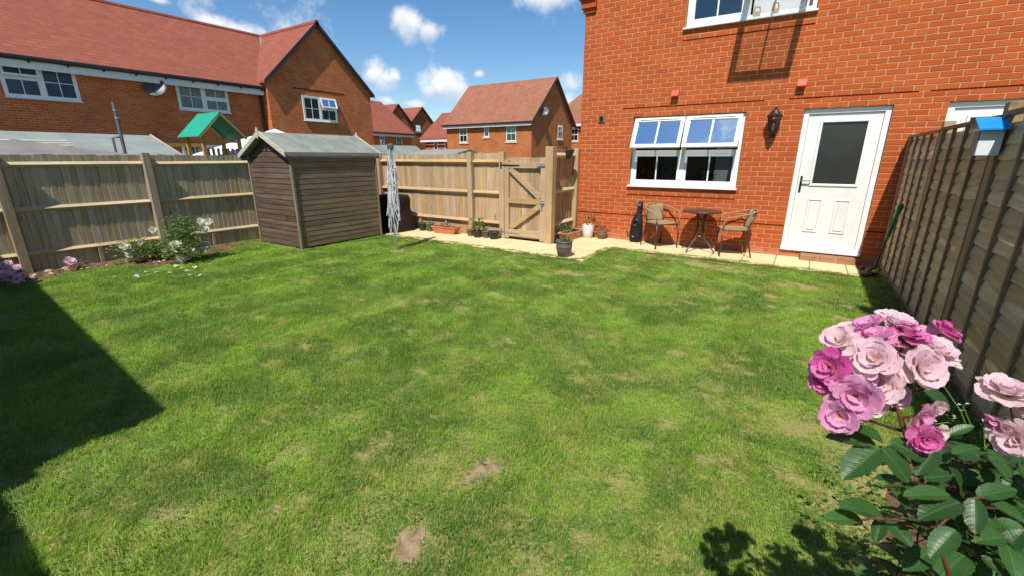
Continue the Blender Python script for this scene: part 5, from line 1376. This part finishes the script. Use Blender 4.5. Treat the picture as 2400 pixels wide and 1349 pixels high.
# ---- black carry bag leaning on the wall
bgp = thing('carry_bag', 'tall black padded carry bag leaning on the wall by the wicker chair', 'bag', (-2.52, 8.16, .028))
vs = []; N = 20; lev = [(0, .065, .055), (.03, .10, .075), (.15, .115, .085), (.30, .11, .08), (.42, .095, .075), (.50, .065, .055), (.56, .045, .04), (.62, .04, .035), (.70, .05, .04), (.74, .045, .035), (.75, .02, .02)]
for (z, a, b) in lev:
    for k in range(N):
        q = 6.2832 * k / N; w = 1 + .05 * math.sin(q * 5 + z * 9)
        vs.append((-2.535 + z * .06 + a * math.cos(q) * w, 8.155 + z * .09 + b * math.sin(q) * w, .028 + z))
MB().add(vs, [(i * N + k, i * N + (k + 1) % N, (i + 1) * N + (k + 1) % N, (i + 1) * N + k) for i in range(len(lev) - 1) for k in range(N)] + [tuple(range(N))[::-1], tuple(range((len(lev) - 1) * N, len(lev) * N))]).build('body', M['bag_black'], bgp, smooth=True)
MB().tube([Vector((-2.51 + .05 * math.cos(a), 8.08, .40 + .06 * math.sin(a))) for a in [6.2832 * k / 14 for k in range(15)]], .010, 6).build('strap', M['iron'], bgp)
MB().tube([(-2.54, 8.10, .06), (-2.64, 8.06, .16), (-2.66, 8.07, .24)], .012, 6).build('handle', M['iron'], bgp)
MB().box(-2.56, -2.53, 8.068, 8.078, .13, .155).build('buckle', M['steel'], bgp)
MB().box(-2.515, -2.47, 8.165, 8.18, .70, .735).build('buckle', M['steel'], bgp)

# ---- wall lantern
wl = thing('wall_lantern', 'black lantern lamp on the brick wall between window and door', 'lamp', (-.535, HY, 2.1))
lx, ly = -.535, HY - .13
MB().box(lx - .03, lx + .03, HY - .012, HY - .0025, 1.86, 2.02).build('back_plate', M['iron'], wl)
MB().tube([(lx, HY - .01, 1.93), (lx, HY - .08, 1.86), (lx, ly, 1.87), (lx, ly, 1.93)], .011, 8).build('arm', M['iron'], wl, smooth=True)
MB().lathe([(0, 1.90), (.03, 1.905), (.042, 1.93), (.05, 1.95), (0, 1.951)], (lx, ly, 0), 6).build('base', M['iron'], wl)
MB().lathe([(.05, 1.951), (.088, 2.155)], (lx, ly, 0), 6).build('glass', M['lamp_glass'], wl, recalc=False)
for k in range(6):
    a = 6.2832 * k / 6; MB().bar((lx + .05 * math.cos(a), ly + .05 * math.sin(a), 1.95), (lx + .09 * math.cos(a), ly + .09 * math.sin(a), 2.155), .009, .009).build('glazing_bar', M['iron'], wl)
MB().lathe([(0, 2.156), (.105, 2.156), (.108, 2.17), (.075, 2.20), (.045, 2.25), (.02, 2.265), (.024, 2.28), (.008, 2.295), (0, 2.305)], (lx, ly, 0), 12).build('cap', M['iron'], wl)
MB().lathe([(0, 1.952), (.018, 1.952), (.018, 2.06), (0, 2.065)], (lx, ly, 0), 10).build('bulb', M['pot_white'], wl)

# ---- bird box on the panel fence
bb = thing('bird_box', 'white bird box with bright blue roof on the panel fence', 'bird box', (1.04, 4.58, 1.6))
bx0_, bx1_ = .978, 1.098
bevel_mod(MB().prism([(bx0_, 4.50, 1.575), (bx0_, 4.62, 1.575), (bx0_, 4.62, 1.80), (bx0_, 4.50, 1.745)], (bx1_ - bx0_, 0, 0)).build('body', M['white_paint'], bb), .004)
for i in range(5):
    y_ = 4.625 - i * .034; z_ = 1.828 - i * .0165
    MB().prism([(bx0_ - .022, y_, z_), (bx0_ - .022, y_ - .037, z_ - .018), (bx0_ - .022, y_ - .037, z_ - .006), (bx0_ - .022, y_, z_ + .008)], (bx1_ - bx0_ + .036, 0, 0)).build('roof_slat', M['blue_roof'], bb)
MB().box(bx0_ - .006, bx0_ - .001, 4.499, 4.62, 1.575, 1.74).build('side_strip', M['dish'], bb)
MB().tube([(bx0_ + .06, 4.502, 1.69), (bx0_ + .06, 4.4985, 1.69)], .016, 14).build('entrance', M['iron'], bb) if False else None
# ---- trimmer leaning on the fence, ball thrower and balls at the shaded corner
sm_ = thing('grass_trimmer', 'green and black grass trimmer leaning against the panel fence', 'trimmer', (1.03, 7.6, 0))
a_, b_ = Vector((.98, 7.62, .06)), Vector((1.045, 7.22, .98))
MB().tube([a_, a_.lerp(b_, .55)], .013, 8).build('shaft', M['iron'], sm_)
MB().tube([a_.lerp(b_, .52), a_.lerp(b_, .6), a_.lerp(b_, .9), b_, b_ + Vector((.0, -.02, .03))], [.018, .024, .022, .034, .02], 10).build('handle', M['pot_green2'] if 'pot_green2' in M else plain('trimmer_green', (.012, .16, .045), .4, .4), sm_, smooth=True)
MB().lathe([(0, 0), (.06, 0), (.07, .02), (.05, .07), (.02, .1), (0, .1)], (.97, 7.64, .012), 14).build('head', M['iron'], sm_)
MB().prism([(.86, 7.50, .012), (1.02, 7.44, .012), (1.06, 7.62, .012), (.94, 7.66, .012)], (0, 0, .03)).build('guard', M['dish'], sm_)
def ball(label, p, r_, m): prop(link('ball', MB().lathe([(r_ * math.sin(a), -r_ * math.cos(a)) for a in [math.pi * k / 10 for k in range(11)]], (0, 0, 0), 14).mesh('ball', m, smooth=True), None, p), label, 'ball')
M['ball_y'] = plain('tennis_ball', (.42, .52, .05), .9, .1); M['ball_r'] = plain('red_ball', (.40, .035, .06), .6, .3)
ball('yellow-green tennis ball lying in the shaded corner', (.985, 7.50, .075), .033, M['ball_y'])
ball('red ball by the path end next to the door step', (.90, 7.95, .036), .034, M['ball_r'])
ball('dark pink ball lying beside the red ball', (.985, 7.97, .034), .032, M['ball_r'])
bt = thing('ball_thrower', 'dark plastic ball thrower lying on the soil by the fence', 'toy', (.9, 7.42, .02))
MB().tube([(.84, 7.30, .04), (.92, 7.40, .045), (1.0, 7.52, .05), (1.06, 7.60, .10)], [.03, .022, .014, .012], 8).build('handle', M['iron'], bt, smooth=True)
MB().lathe([(0, .0), (.04, .012), (.05, .04), (.046, .04), (.035, .018), (0, .008)], (.985, 7.50, .035), 14).build('cup', M['iron'], bt)

# ---- plants on the window board indoors, ornaments upstairs
for (lab, x, hh, sp) in (('leafy houseplant behind the lower window, next to the white mullion', -2.12, .26, .13), ('houseplant with upright leaves at the outer jamb of the lower window', -2.55, .24, .10), ('bushy houseplant in terracotta pot behind the lower window beside the grey fridge', -1.45, .20, .12)):
    t = thing('houseplant', lab, 'plant', (x, HY + .27, 1.062)); rr = random.Random(int(abs(x) * 100))
    MB().lathe([(0, 0), (.045, 0), (.06, .09), (.055, .09), (.05, .075), (0, .075)], (x, HY + .27, 1.0635), 14).build('pot', M['terracotta'], t, smooth=True)
    leaves_mesh(MB(), (x, HY + .27, 1.13), 60, sp * .75, hh, .07, rr).build('foliage', M['leaf_light'], t, recalc=False)
M['gold'] = plain('gold_ornament', (.55, .33, .12), .5, .4)
for (lab, x, hh) in (('small curled gold ornament on the upstairs sill', -1.00, .09), ('square gold ornament on the upstairs sill', -.76, .11)):
    t = prop(link('ornament', MB().box(-.05, .05, -.01, .01, 0, .022).tube([(-.04, 0, .02), (-.03, 0, hh), (.03, 0, hh * .9), (.045, 0, .02)], .010, 6).mesh('ornament', M['gold']), None, (x, HY - .002 + .035, 3.647)), lab, 'ornament')
vz = thing('flower_vase', 'bunch of dried flowers in a pale vase on the upstairs sill', 'vase', (-.42, HY + .05, 3.645))
MB().lathe([(0, 0), (.03, 0), (.035, .06), (.018, .12), (.022, .13), (.016, .12), (0, .02)], (-.42, HY + .05, 3.647), 12).build('vase', M['pot_white'], vz, smooth=True)
leaves_mesh(MB(), (-.42, HY + .05, 3.77), 50, .09, .16, .045, random.Random(3)).build('dried_flowers', M['leaf_dry'], vz, recalc=False)

# ================================================================== roses
def petal_mesh(seed, wmul=1.0, cup=.35, curl=.12):
    rr = random.Random(seed); nu, nv = 8, 9; vs = []; fs = []
    ph = rr.uniform(0, 6); ph2 = rr.uniform(0, 6)
    for j in range(nv + 1):
        f = j / nv * .985
        w = wmul * .50 * (1 - (1 - f) ** 2.1) ** .75 * math.sqrt(max(.02, 1 - max(0, (f - .55) / .45) ** 2.8)) + .03
        for i in range(nu + 1):
            s = i / nu * 2 - 1; edge = abs(s)
            y = f - .05 * math.exp(-(s * 3.2) ** 2) * f ** 6
            z = cup * (f ** 1.6) * .55 + .30 * edge ** 2 * w - curl * max(0, f - .6) ** 1.6 * 3.2 + .035 * math.sin(ph + s * 3.4 + f * 3) * f + .022 * math.sin(ph2 + s * 7) * f ** 3
            vs.append((s * w, y, z))
    fs = [(j * (nu + 1) + i, j * (nu + 1) + i + 1, (j + 1) * (nu + 1) + i + 1, (j + 1) * (nu + 1) + i) for j in range(nv) for i in range(nu)]
    return vs, fs
PET = {}
for m in ('petal_pale', 'petal_mauve', 'petal_magenta', 'petal_white'):
    PET[m] = []
    for s in range(4):
        v, f = petal_mesh(s * 7 + 1, 1.0 + .12 * (s % 2), .35 + .1 * (s % 3), .10 + .06 * (s % 2))
        me = bpy.data.meshes.new('petal'); me.from_pydata(v, [], f); me.materials.append(M[m])
        me.polygons.foreach_set('use_smooth', [True] * len(me.polygons)); PET[m].append(me)
def stamen_mesh():
    rr = random.Random(9); mb = MB()
    mb.lathe([(0, -.05), (.10, -.03), (.12, .02), (.07, .05), (0, .06)], (0, 0, 0), 10)
    for _ in range(34):
        a = rr.uniform(0, 6.283); q = rr.uniform(.03, .16); h = rr.uniform(.12, .22)
        p = Vector((math.cos(a) * q, math.sin(a) * q, h)); mb.tube([(math.cos(a) * .05, math.sin(a) * .05, .02), p], .008, 4); mb.tube([p - Vector((0, 0, .012)), p + Vector((0, 0, .018))], .020, 5)
    return mb.mesh('flower', M['stamen'])
STAM = stamen_mesh()
def align(n, roll=0.0):
    return Vector(n).normalized().to_track_quat('Z', 'Y').to_matrix().to_4x4() @ Matrix.Rotation(roll, 4, 'Z')
def bloom(parent, p, n, r, mat, rr, openness=1.0, rings=None):
    o = link('flower', STAM, parent, p); base = OFF[o.name]
    rot = align(n, rr.uniform(0, 6.28)); o.rotation_mode = 'QUATERNION'; o.rotation_quaternion = rot.to_quaternion(); o.scale = (r,) * 3
    for (cnt, sc, tilt, zo) in (rings or ((5, 1.0, 4, 0), (5, .90, 20, .02), (4, .74, 38, .03), (3, .52, 58, .03))):
        a0 = rr.uniform(0, 6.28)
        for k in range(cnt):
            pe = bpy.data.objects.new('petal', rr.choice(PET[mat])); C.objects.link(pe); pe.parent = o
            a = a0 + 6.2832 * k / cnt + rr.uniform(-.16, .16); s = sc * rr.uniform(.88, 1.12)
            mtx = Matrix.Translation((0, 0, zo)) @ Matrix.Rotation(a, 4, 'Z') @ Matrix.Rotation(R(tilt / max(.3, openness) + rr.uniform(-9, 9)), 4, 'X') @ Matrix.Rotation(R(rr.uniform(-8, 8)), 4, 'Y')
            pe.matrix_local = mtx @ Matrix.Diagonal((s, s, s, 1))
    return o

def leaf_mesh(seed, wid=.58, fold=.10, droop=.16):
    rr = random.Random(seed); nu, nv = 6, 14; vs = []
    for j in range(nv + 1):
        f = j / nv; w = wid / 2 * (math.sin(math.pi * min(1, f ** .85)) ** .62 if 0 < f < 1 else 0.0)
        for i in range(nu + 1):
            s = i / nu * 2 - 1
            ser = 1 + (.06 if j % 2 else -.02) * (abs(s) > .9)
            z = fold * abs(s) ** 1.3 * w * 2.2 - droop * f * f + .006 * math.sin(f * 22 - abs(s) * 4) * (abs(s) > .1)
            vs.append((s * w * ser, f, z))
    fs = [(j * (nu + 1) + i, j * (nu + 1) + i + 1, (j + 1) * (nu + 1) + i + 1, (j + 1) * (nu + 1) + i) for j in range(nv) for i in range(nu)]
    me = bpy.data.meshes.new('leaf'); me.from_pydata(vs, [], fs); me.materials.append(M['leaf_rose'])
    me.polygons.foreach_set('use_smooth', [True] * len(me.polygons)); return me
LEAF = [leaf_mesh(s, .56 + .05 * (s % 3), .12 + .06 * (s % 2), .10 + .08 * (s % 3)) for s in range(5)]
def leaf(parent, b, tip, nrm, rr, wid=1.0):
    b, tip = Vector(b), Vector(tip); d = tip - b; L = d.length; d.normalize()
    n = Vector(nrm); n = (n - d * n.dot(d)).normalized(); x = d.cross(n)
    me = rr.choice(LEAF); o = link('leaf', me, parent, b)
    m = Matrix(((x.x, d.x, n.x), (x.y, d.y, n.y), (x.z, d.z, n.z))); o.rotation_mode = 'QUATERNION'; o.rotation_quaternion = m.to_quaternion(); o.scale = (L * wid, L, L)
    return o
TOCAM = lambda p: (Vector((0, 0, H)) - Vector(p)).normalized()

def small_bloom(parent, p, n, r, mat, rr):
    mb = MB(); rot = align(n, rr.uniform(0, 6)); cols = []
    for (cnt, sc, tilt) in ((5, 1, 12), (5, .8, 35), (4, .5, 60)):
        for k in range(cnt):
            v, f = petal_mesh(rr.randrange(40), 1.05); mt = Matrix.Translation(p) @ rot @ Matrix.Rotation(6.2832 * k / cnt + tilt, 4, 'Z') @ Matrix.Rotation(R(tilt + rr.uniform(-8, 8)), 4, 'X') @ Matrix.Scale(sc * r, 4)
            mb.add([mt @ Vector(q) for q in v[::1]], f)
    return mb.build('flower', M[mat], parent, recalc=False, smooth=True)
def front_rose():
    rr = random.Random(77)
    D = 0.665
    base = Vector((0.42, 0.80, 0.0))
    t = thing('rose_bush', 'tall pink rose with one big cluster of blooms beside the panel fence', 'rose bush', base)
    P = lambda x, y, d=D: at(x, y, d)
    head = P(2075, 850, D)
    fl = [  # px, py, radius px, tone, depth offset
        (2105, 768, 52, 'petal_pale', .05), (2035, 770, 44, 'petal_mauve', .05), (2206, 778, 40, 'petal_magenta', .03), (1972, 800, 46, 'petal_pale', .03),
        (2050, 798, 50, 'petal_mauve', .02), (2122, 788, 46, 'petal_magenta', .025), (2188, 822, 50, 'petal_pale', .0), (2050, 842, 52, 'petal_pale', -.03),
        (2150, 864, 60, 'petal_pale', -.035), (1950, 858, 46, 'petal_magenta', .0), (2060, 895, 50, 'petal_pale', -.02), (2008, 925, 54, 'petal_mauve', -.045),
        (1968, 972, 50, 'petal_mauve', -.02), (1935, 895, 36, 'petal_magenta', .02), (2155, 972, 36, 'petal_mauve', -.02), (2166, 1024, 38, 'petal_magenta', -.025),
        (2190, 952, 26, 'petal_pale', .0), (2196, 1010, 26, 'petal_pale', .0),
        (2010, 830, 44, 'petal_mauve', .05), (2100, 830, 44, 'petal_mauve', .05), (2165, 790, 44, 'petal_magenta', .06), (2000, 875, 44, 'petal_magenta', .05), (2105, 880, 40, 'petal_pale', .06),
        (2085, 750, 42, 'petal_mauve', .10), (1990, 775, 38, 'petal_mauve', .09), (2215, 850, 34, 'petal_pale', .07), (1985, 935, 36, 'petal_magenta', .06),
        (2030, 880, 34, 'petal_mauve', -.01), (2100, 925, 34, 'petal_mauve', .02), (2080, 810, 36, 'petal_magenta', .02), (2160, 825, 34, 'petal_mauve', .02), (1925, 860, 32, 'petal_mauve', .03), (2045, 945, 34, 'petal_pale', .0)]
    stemb = MB()
    joint = P(2095, 960, D + .01)
    for num, (x, y, r_, tone, dz) in enumerate(fl):
        p = P(x, y, D + dz * .6); n = ((p - head).normalized() * .75 + TOCAM(p) * .75 + Vector((0, 0, .35)) + Vector((rr.uniform(-.25, .25), rr.uniform(-.25, .25), rr.uniform(-.2, .2))))
        rad = r_ / FPX * D * .93
        if num < 17: bloom(t, p, n, rad, tone, rr, openness=1.0 if r_ > 30 else .6)
        else: small_bloom(t, p, n, rad, tone, rr)
        j = joint if y < 955 else P(2120, 1010, D + .01)
        q = p - n.normalized() * rad * .12; stemb.tube([q, q.lerp(j, .5) - n.normalized() * .012, j], [.0018, .002, .0028], 5)
    st = [P(2098, 930), P(2112, 990), P(2135, 1060), P(2165, 1140), P(2185, 1215, D + .005), P(2210, 1300, D + .01), P(2235, 1380, D + .02), Vector((.40, .86, .55)), base + Vector((0, 0, -.04))]
    stemb.tube(st, [.0022, .0025, .0028, .0028, .003, .0032, .0038, .007, .009], 8)
    # side canes lower down
    for (dx, dy, zt) in ((.16, .10, .78), (.05, .30, .62), (-.16, .22, .50), (.28, .18, .66)):
        stemb.tube([base + Vector((dx * .1, dy * .1, -.03)), base + Vector((dx * .6, dy * .5, zt * .5)), base + Vector((dx, dy, zt))], [.007, .005, .003], 6)
    up = Vector((0, 0, 1))
    spec = [  # base px -> tip px, depth, depth of tip, width
        (2060, 1048, 1974, 1116, 0, -.015, .95), (2066, 1048, 2146, 1132, -.005, -.02, .9), (2052, 1040, 1943, 1012, .01, .02, .8), (2070, 1034, 2008, 1000, .01, .0, .9),
        (2086, 1034, 2184, 1072, 0, -.02, .95), (2192, 1052, 2150, 1108, .01, -.01, .9), (2164, 912, 2240, 952, .03, .01, .85), (2224, 1016, 2284, 994, .03, .02, .75),
        (2216, 1152, 2172, 1104, .02, .0, .9), (2250, 1158, 2254, 1100, .02, .0, 1.0), (2290, 1164, 2384, 1136, .02, .01, .85), (2284, 1164, 2286, 1250, .0, -.02, .95),
        (2226, 1158, 2120, 1154, -.02, -.02, .75), (2250, 1176, 2160, 1196, -.02, -.03, .9), (2240, 1240, 2180, 1300, -.01, -.02, .9), (2165, 1120, 2235, 1110, -.01, -.01, .8), (2130, 1190, 2100, 1150, .0, .0, .8), (2322, 1172, 2402, 1218, .02, -.02, .9), (2072, 1214, 1986, 1168, .04, .03, .8),
        (2020, 1218, 1938, 1206, .05, .04, .7), (2082, 1216, 2136, 1272, .04, .0, 1.05), (2066, 1216, 2052, 1268, .04, .02, .9), (2368, 1098, 2400, 1070, .05, .04, 1.1),
        (2230, 1062, 2300, 1044, .06, .06, .7), (2290, 1072, 2360, 1068, .08, .08, .7), (2104, 870, 2130, 930, .05, .05, .6), (2350, 1290, 2398, 1240, .06, .05, 1.0), (2180, 1290, 2120, 1330, .07, .05, 1.0), (2260, 1300, 2200, 1345, .06, .03, 1.0), (2300, 1300, 2360, 1350, .06, .03, 1.0)]
    for (x0, y0, x1, y1, d0, d1, w) in spec:
        b, tp = P(x0, y0, D + d0), P(x1, y1, D + d1)
        leaf(t, b, tp, up * .75 + TOCAM(b) * .55 + Vector((rr.uniform(-.2, .2), rr.uniform(-.2, .2), 0)), rr, w * .95)
    for (a, b_) in (((2135, 1062), (2062, 1046)), ((2150, 1100), (2190, 1052)), ((2190, 1240), (2285, 1166)), ((2285, 1166), (2322, 1172)), ((2195, 1235), (2072, 1214)), ((2072, 1214), (2020, 1218)), ((2100, 930), (2164, 912))):
        stemb.tube([P(a[0], a[1]), P((a[0] + b_[0]) / 2, (a[1] + b_[1]) / 2 - 4, D + .01), P(b_[0], b_[1], D + .01)], [.0026, .002, .0016], 5)
    # compound leaves filling the lower, shadier part of the bush
    for _ in range(64):
        x, y = rr.uniform(2060, 2420), rr.uniform(1040, 1400)
        if x < 2060 + (1349 - y) * .45: continue
        d = D + rr.uniform(.05, .40); o = P(x, y, d); a = rr.uniform(0, 6.283)
        ax = Vector((math.cos(a), math.sin(a), rr.uniform(-.35, .2))).normalized(); n = (up + Vector((rr.uniform(-.5, .5), rr.uniform(-.5, .5), 0))).normalized(); sd = ax.cross(n).normalized()
        L = rr.uniform(.040, .058)
        stemb.tube([o - ax * .05, o + ax * .05], [.0014, .0009], 4)
        leaf(t, o + ax * .05, o + ax * (.05 + L), n, rr)
        for q in (.0, .035):
            for s in (-1, 1):
                b = o + ax * q; dr = (ax * .55 + sd * s * .85 + Vector((0, 0, rr.uniform(-.15, .1)))).normalized(); leaf(t, b, b + dr * L * .9, n, rr)
    stemb.build('stem', M['stem'], t, smooth=True)
front_rose()

def edge_rose():
    rr = random.Random(5); base = Vector((.86, 1.32, 0)); D = .86
    t = thing('rose_bush', 'pale pink rose with drooping blooms hard against the panel fence', 'rose bush', base)
    stemb = MB(); up = Vector((0, 0, 1))
    st = [at(2392, 1000, D), at(2400, 1080, D), at(2415, 1200, D + .04), Vector((.80, 1.34, .45)), base + Vector((0, 0, -.03))]
    stemb.tube(st, [.003, .003, .004, .006, .008], 6)
    for (x, y, r_, m, n) in ((2362, 925, 52, 'petal_pale', (-.1, -.2, .9)), (2388, 1032, 46, 'petal_pale', (-.6, -.8, .15)), (2340, 985, 24, 'petal_mauve', (-.6, -.3, -.4)), (2425, 950, 46, 'petal_pale', (-.2, -.6, .6))):
        p = at(x, y, D); bloom(t, p, n, r_ / FPX * D * 1.1, m, rr, 1.0 if r_ > 30 else .35); stemb.tube([p, p.lerp(st[0], .6) - Vector((0, 0, .015)), st[0]], [.0016, .002, .0024], 5)
    for _ in range(16):
        o = at(rr.uniform(2280, 2430), rr.uniform(1000, 1330), D + rr.uniform(-.05, .25)); a = rr.uniform(0, 6.283); ax = Vector((math.cos(a), math.sin(a), rr.uniform(-.3, .2)))
        leaf(t, o, o + ax * rr.uniform(.04, .06), up + Vector((rr.uniform(-.4, .4), rr.uniform(-.4, .4), 0)), rr)
    stemb.build('stem', M['stem_green'], t, smooth=True)
    # feathery weed with tiny white flowers between the two roses
    w = thing('flowering_weed', 'wispy weed with tiny white flowers between rose and panel fence', 'weed', (.74, 1.62, 0)); mb = MB(); fb = MB()
    o = Vector((.74, 1.62, 0)); core = at(2290, 1010, .98)
    mb.tube([o, o.lerp(core, .5) + Vector((.03, 0, 0)), core], [.005, .004, .003], 5)
    for _ in range(30):
        f = rr.uniform(.35, 1.0); p = o.lerp(core, f); e = p + Vector((rr.uniform(-.10, .10), rr.uniform(-.10, .10), rr.uniform(.02, .16)))
        mb.tube([p, p.lerp(e, .5) + Vector((0, 0, .02)), e], [.0018, .0014, .001], 4); leaves_mesh(fb, e, 3, .006, .008, .012, rr)
        leaves_mesh(mb, p.lerp(e, .6), 2, .01, .01, .03, rr)
    mb.build('stem', M['leaf_light'], w, recalc=False); fb.build('flower', M['petal_white'], w, recalc=False)
edge_rose()

# low weeds and leaves over the bed beside the panel fence
def bed_cover():
    rr = random.Random(44); mb = MB()
    for _ in range(520):
        y = 1.2 + 6.0 * rr.random() ** 1.7; x = RX - .05 - abs(rr.gauss(0, .22 if y < 3 else .10))
        if x < .2: continue
        leaves_mesh(mb, (x, y, .01), 5, .04, .09 if y < 3 else .05, .045, rr, .8)
    for _ in range(60):
        x, y = rr.uniform(.25, .6), rr.uniform(1.7, 2.6); leaves_mesh(mb, (x, y, .005), 5, .04, .05, .035, rr, .6)
    prop(mb.build('ground_cover', M['leaf_mid'], recalc=False), 'low green weeds over the soil along the panel fence', 'weeds', kind='stuff')
bed_cover()

def bush(label, base, clumps, nleaf, lsize, blooms, mat, lm, seed, stems=9):
    rr = random.Random(seed); t = thing('rose_bush', label, 'rose bush', base); mb = MB(); lv = MB()
    for (c, rx, rz) in clumps:
        c = Vector(c)
        for _ in range(stems):
            e = c + Vector((rr.uniform(-rx, rx) * .8, rr.uniform(-rx, rx) * .8, rr.uniform(-.3, .9) * rz)); m = Vector(base).lerp(e, .5) + Vector((rr.uniform(-.05, .05), rr.uniform(-.05, .05), .03))
            mb.tube([Vector(base) + Vector((rr.uniform(-.05, .05), rr.uniform(-.05, .05), -.03)), m, e], [.006, .005, .003], 5)
        for _ in range(nleaf):
            u = Vector((rr.gauss(0, 1), rr.gauss(0, 1), rr.gauss(0, 1))).normalized() * rr.random() ** .45; lump = 1 + .25 * math.sin(u.x * 5 + seed) * math.cos(u.y * 4)
            p = c + Vector((u.x * rx * lump, u.y * rx * lump, u.z * rz * lump))
            if p.z > .02: leaves_mesh(lv, p, 1, .01, .01, lsize, rr, .7)
    mb.build('stem', M['twig'], t); lv.build('foliage', M[lm], t, recalc=False)
    for (p, r_) in blooms:
        p = Vector(p); n = TOCAM(p) * .8 + Vector((rr.uniform(-.5, .5), rr.uniform(-.5, .5), rr.uniform(.1, .9))); small_bloom(t, p, n, r_, mat, rr)
def gp_(x, y, off):     # a point over the bed: on the upright plane through the bush
    d = ray(x, y); k = off / d.x; return Vector((0, 0, H)) + d * k
wb = [(470, 520, .045), (488, 520, .05), (478, 537, .06), (415, 580, .085), (428, 588, .08), (437, 598, .075), (470, 580, .075), (482, 578, .065), (425, 607, .06), (445, 590, .06), (412, 575, .06), (463, 562, .04), (476, 590, .05)]
bush('taller white rose bush with clustered blooms next to the fence post', (-7.95, 2.78, 0), [((-7.85, 2.86, .46), .26, .27), ((-7.78, 2.80, .22), .30, .17)], 760, .055, [(gp_(x, y, -7.72 + rng.uniform(-.06, .06)), r_ * 1.3) for x, y, r_ in wb], 'petal_white', 'leaf_mid', 61, 4)
wl_ = [(292, 580, .06), (300, 588, .055), (306, 600, .05), (316, 603, .045), (358, 540, .05), (375, 580, .035), (330, 570, .03)]
bush('lower white rose bush spreading along the soil under the fence rail', (-8.5, 2.52, 0), [((-8.45, 2.42, .22), .34, .17), ((-8.30, 2.66, .20), .22, .15)], 620, .05, [(gp_(x, y, -8.28), r_ * 1.25) for x, y, r_ in wl_], 'petal_white', 'leaf_mid', 62, 4)
pk = [(8, 622, .055), (20, 618, .05), (30, 632, .055), (40, 628, .05), (10, 645, .075), (25, 650, .07), (40, 655, .06), (55, 647, .055), (38, 668, .045), (50, 660, .04), (2, 655, .06), (-15, 640, .06), (85, 655, .03)]
bush('pink rose bush in the shade at the corner of the lawn', (-8.35, .86, 0), [((-8.28, .80, .20), .30, .17)], 260, .05, [(gp_(x, y, -8.12 + rng.uniform(-.08, .05)), r_ * .95) for x, y, r_ in pk], 'petal_mauve', 'leaf_mid', 63)
bush('single mauve rose on a nearly leafless plant between two fence posts', (-8.66, 1.72, 0), [((-8.64, 1.74, .10), .16, .09)], 22, .05, [(gp_(163, 614, -8.5), .075)], 'petal_mauve', 'leaf_light', 64, 14)
# fallen petals
fm = PET['petal_white'][0]; rr = random.Random(8)
for (x, y) in ((340, 635), (375, 634), (395, 640), (420, 632), (434, 638), (428, 648), (410, 626), (320, 650), (325, 648), (265, 652), (455, 627), (490, 620), (510, 598), (470, 610), (445, 645), (460, 650), (390, 622), (375, 615)):
    p = ground(x + rr.uniform(-4, 4), y + rr.uniform(-3, 3), .035); o = link('fallen_petal', fm, None, p, (rr.uniform(-.4, .4), rr.uniform(-.4, .4), rr.uniform(0, 6))); o.scale = (.06,) * 3
    prop(o, 'white petal fallen on the grass below the white rose bushes', 'petal', 'fallen white petals')
# stones on the soil of the side bed
sto = plain('stone_pale', (.42, .32, .20), .9, .1, .25, 20)
rr = random.Random(14)
for _ in range(26):
    y = rr.uniform(1.2, 3.4); x = rr.uniform(FX + .12, bed_edge(y) - .03); s = rr.uniform(.02, .05)
    mb = MB(); mb.lathe([(0, -s * .5), (s * .8, -s * .3), (s, .1 * s), (s * .6, s * .5), (0, s * .6)], (0, 0, 0), 7)
    prop(link('stone', mb.mesh('stone', sto), None, (x, y, .03), (rr.uniform(-.4, .4), rr.uniform(-.4, .4), rr.uniform(0, 6))), 'small pale stone on the soil under the side fence', 'stone', 'stones in the side bed')

# clover and daisy leaves scattered in the turf
def lawn_weeds():
    rr = random.Random(71); mb = MB()
    for _ in range(150):
        p = ground(rr.uniform(150, 2150), 640 + 720 * rr.random() ** .7)
        if p.x < -8 or p.x > .5 or in_patio(p.x, p.y) or in_shed(p.x, p.y): continue
        for _k in range(rr.randrange(2, 6)): leaves_mesh(mb, (p.x + rr.gauss(0, .05), p.y + rr.gauss(0, .05), .010), 4, .014, .010, .018, rr, .25)
    prop(mb.build('lawn_weeds', M['leaf_mid'], recalc=False), 'clover and small flat weeds among the lawn grass', 'weeds', kind='stuff')
lawn_weeds()
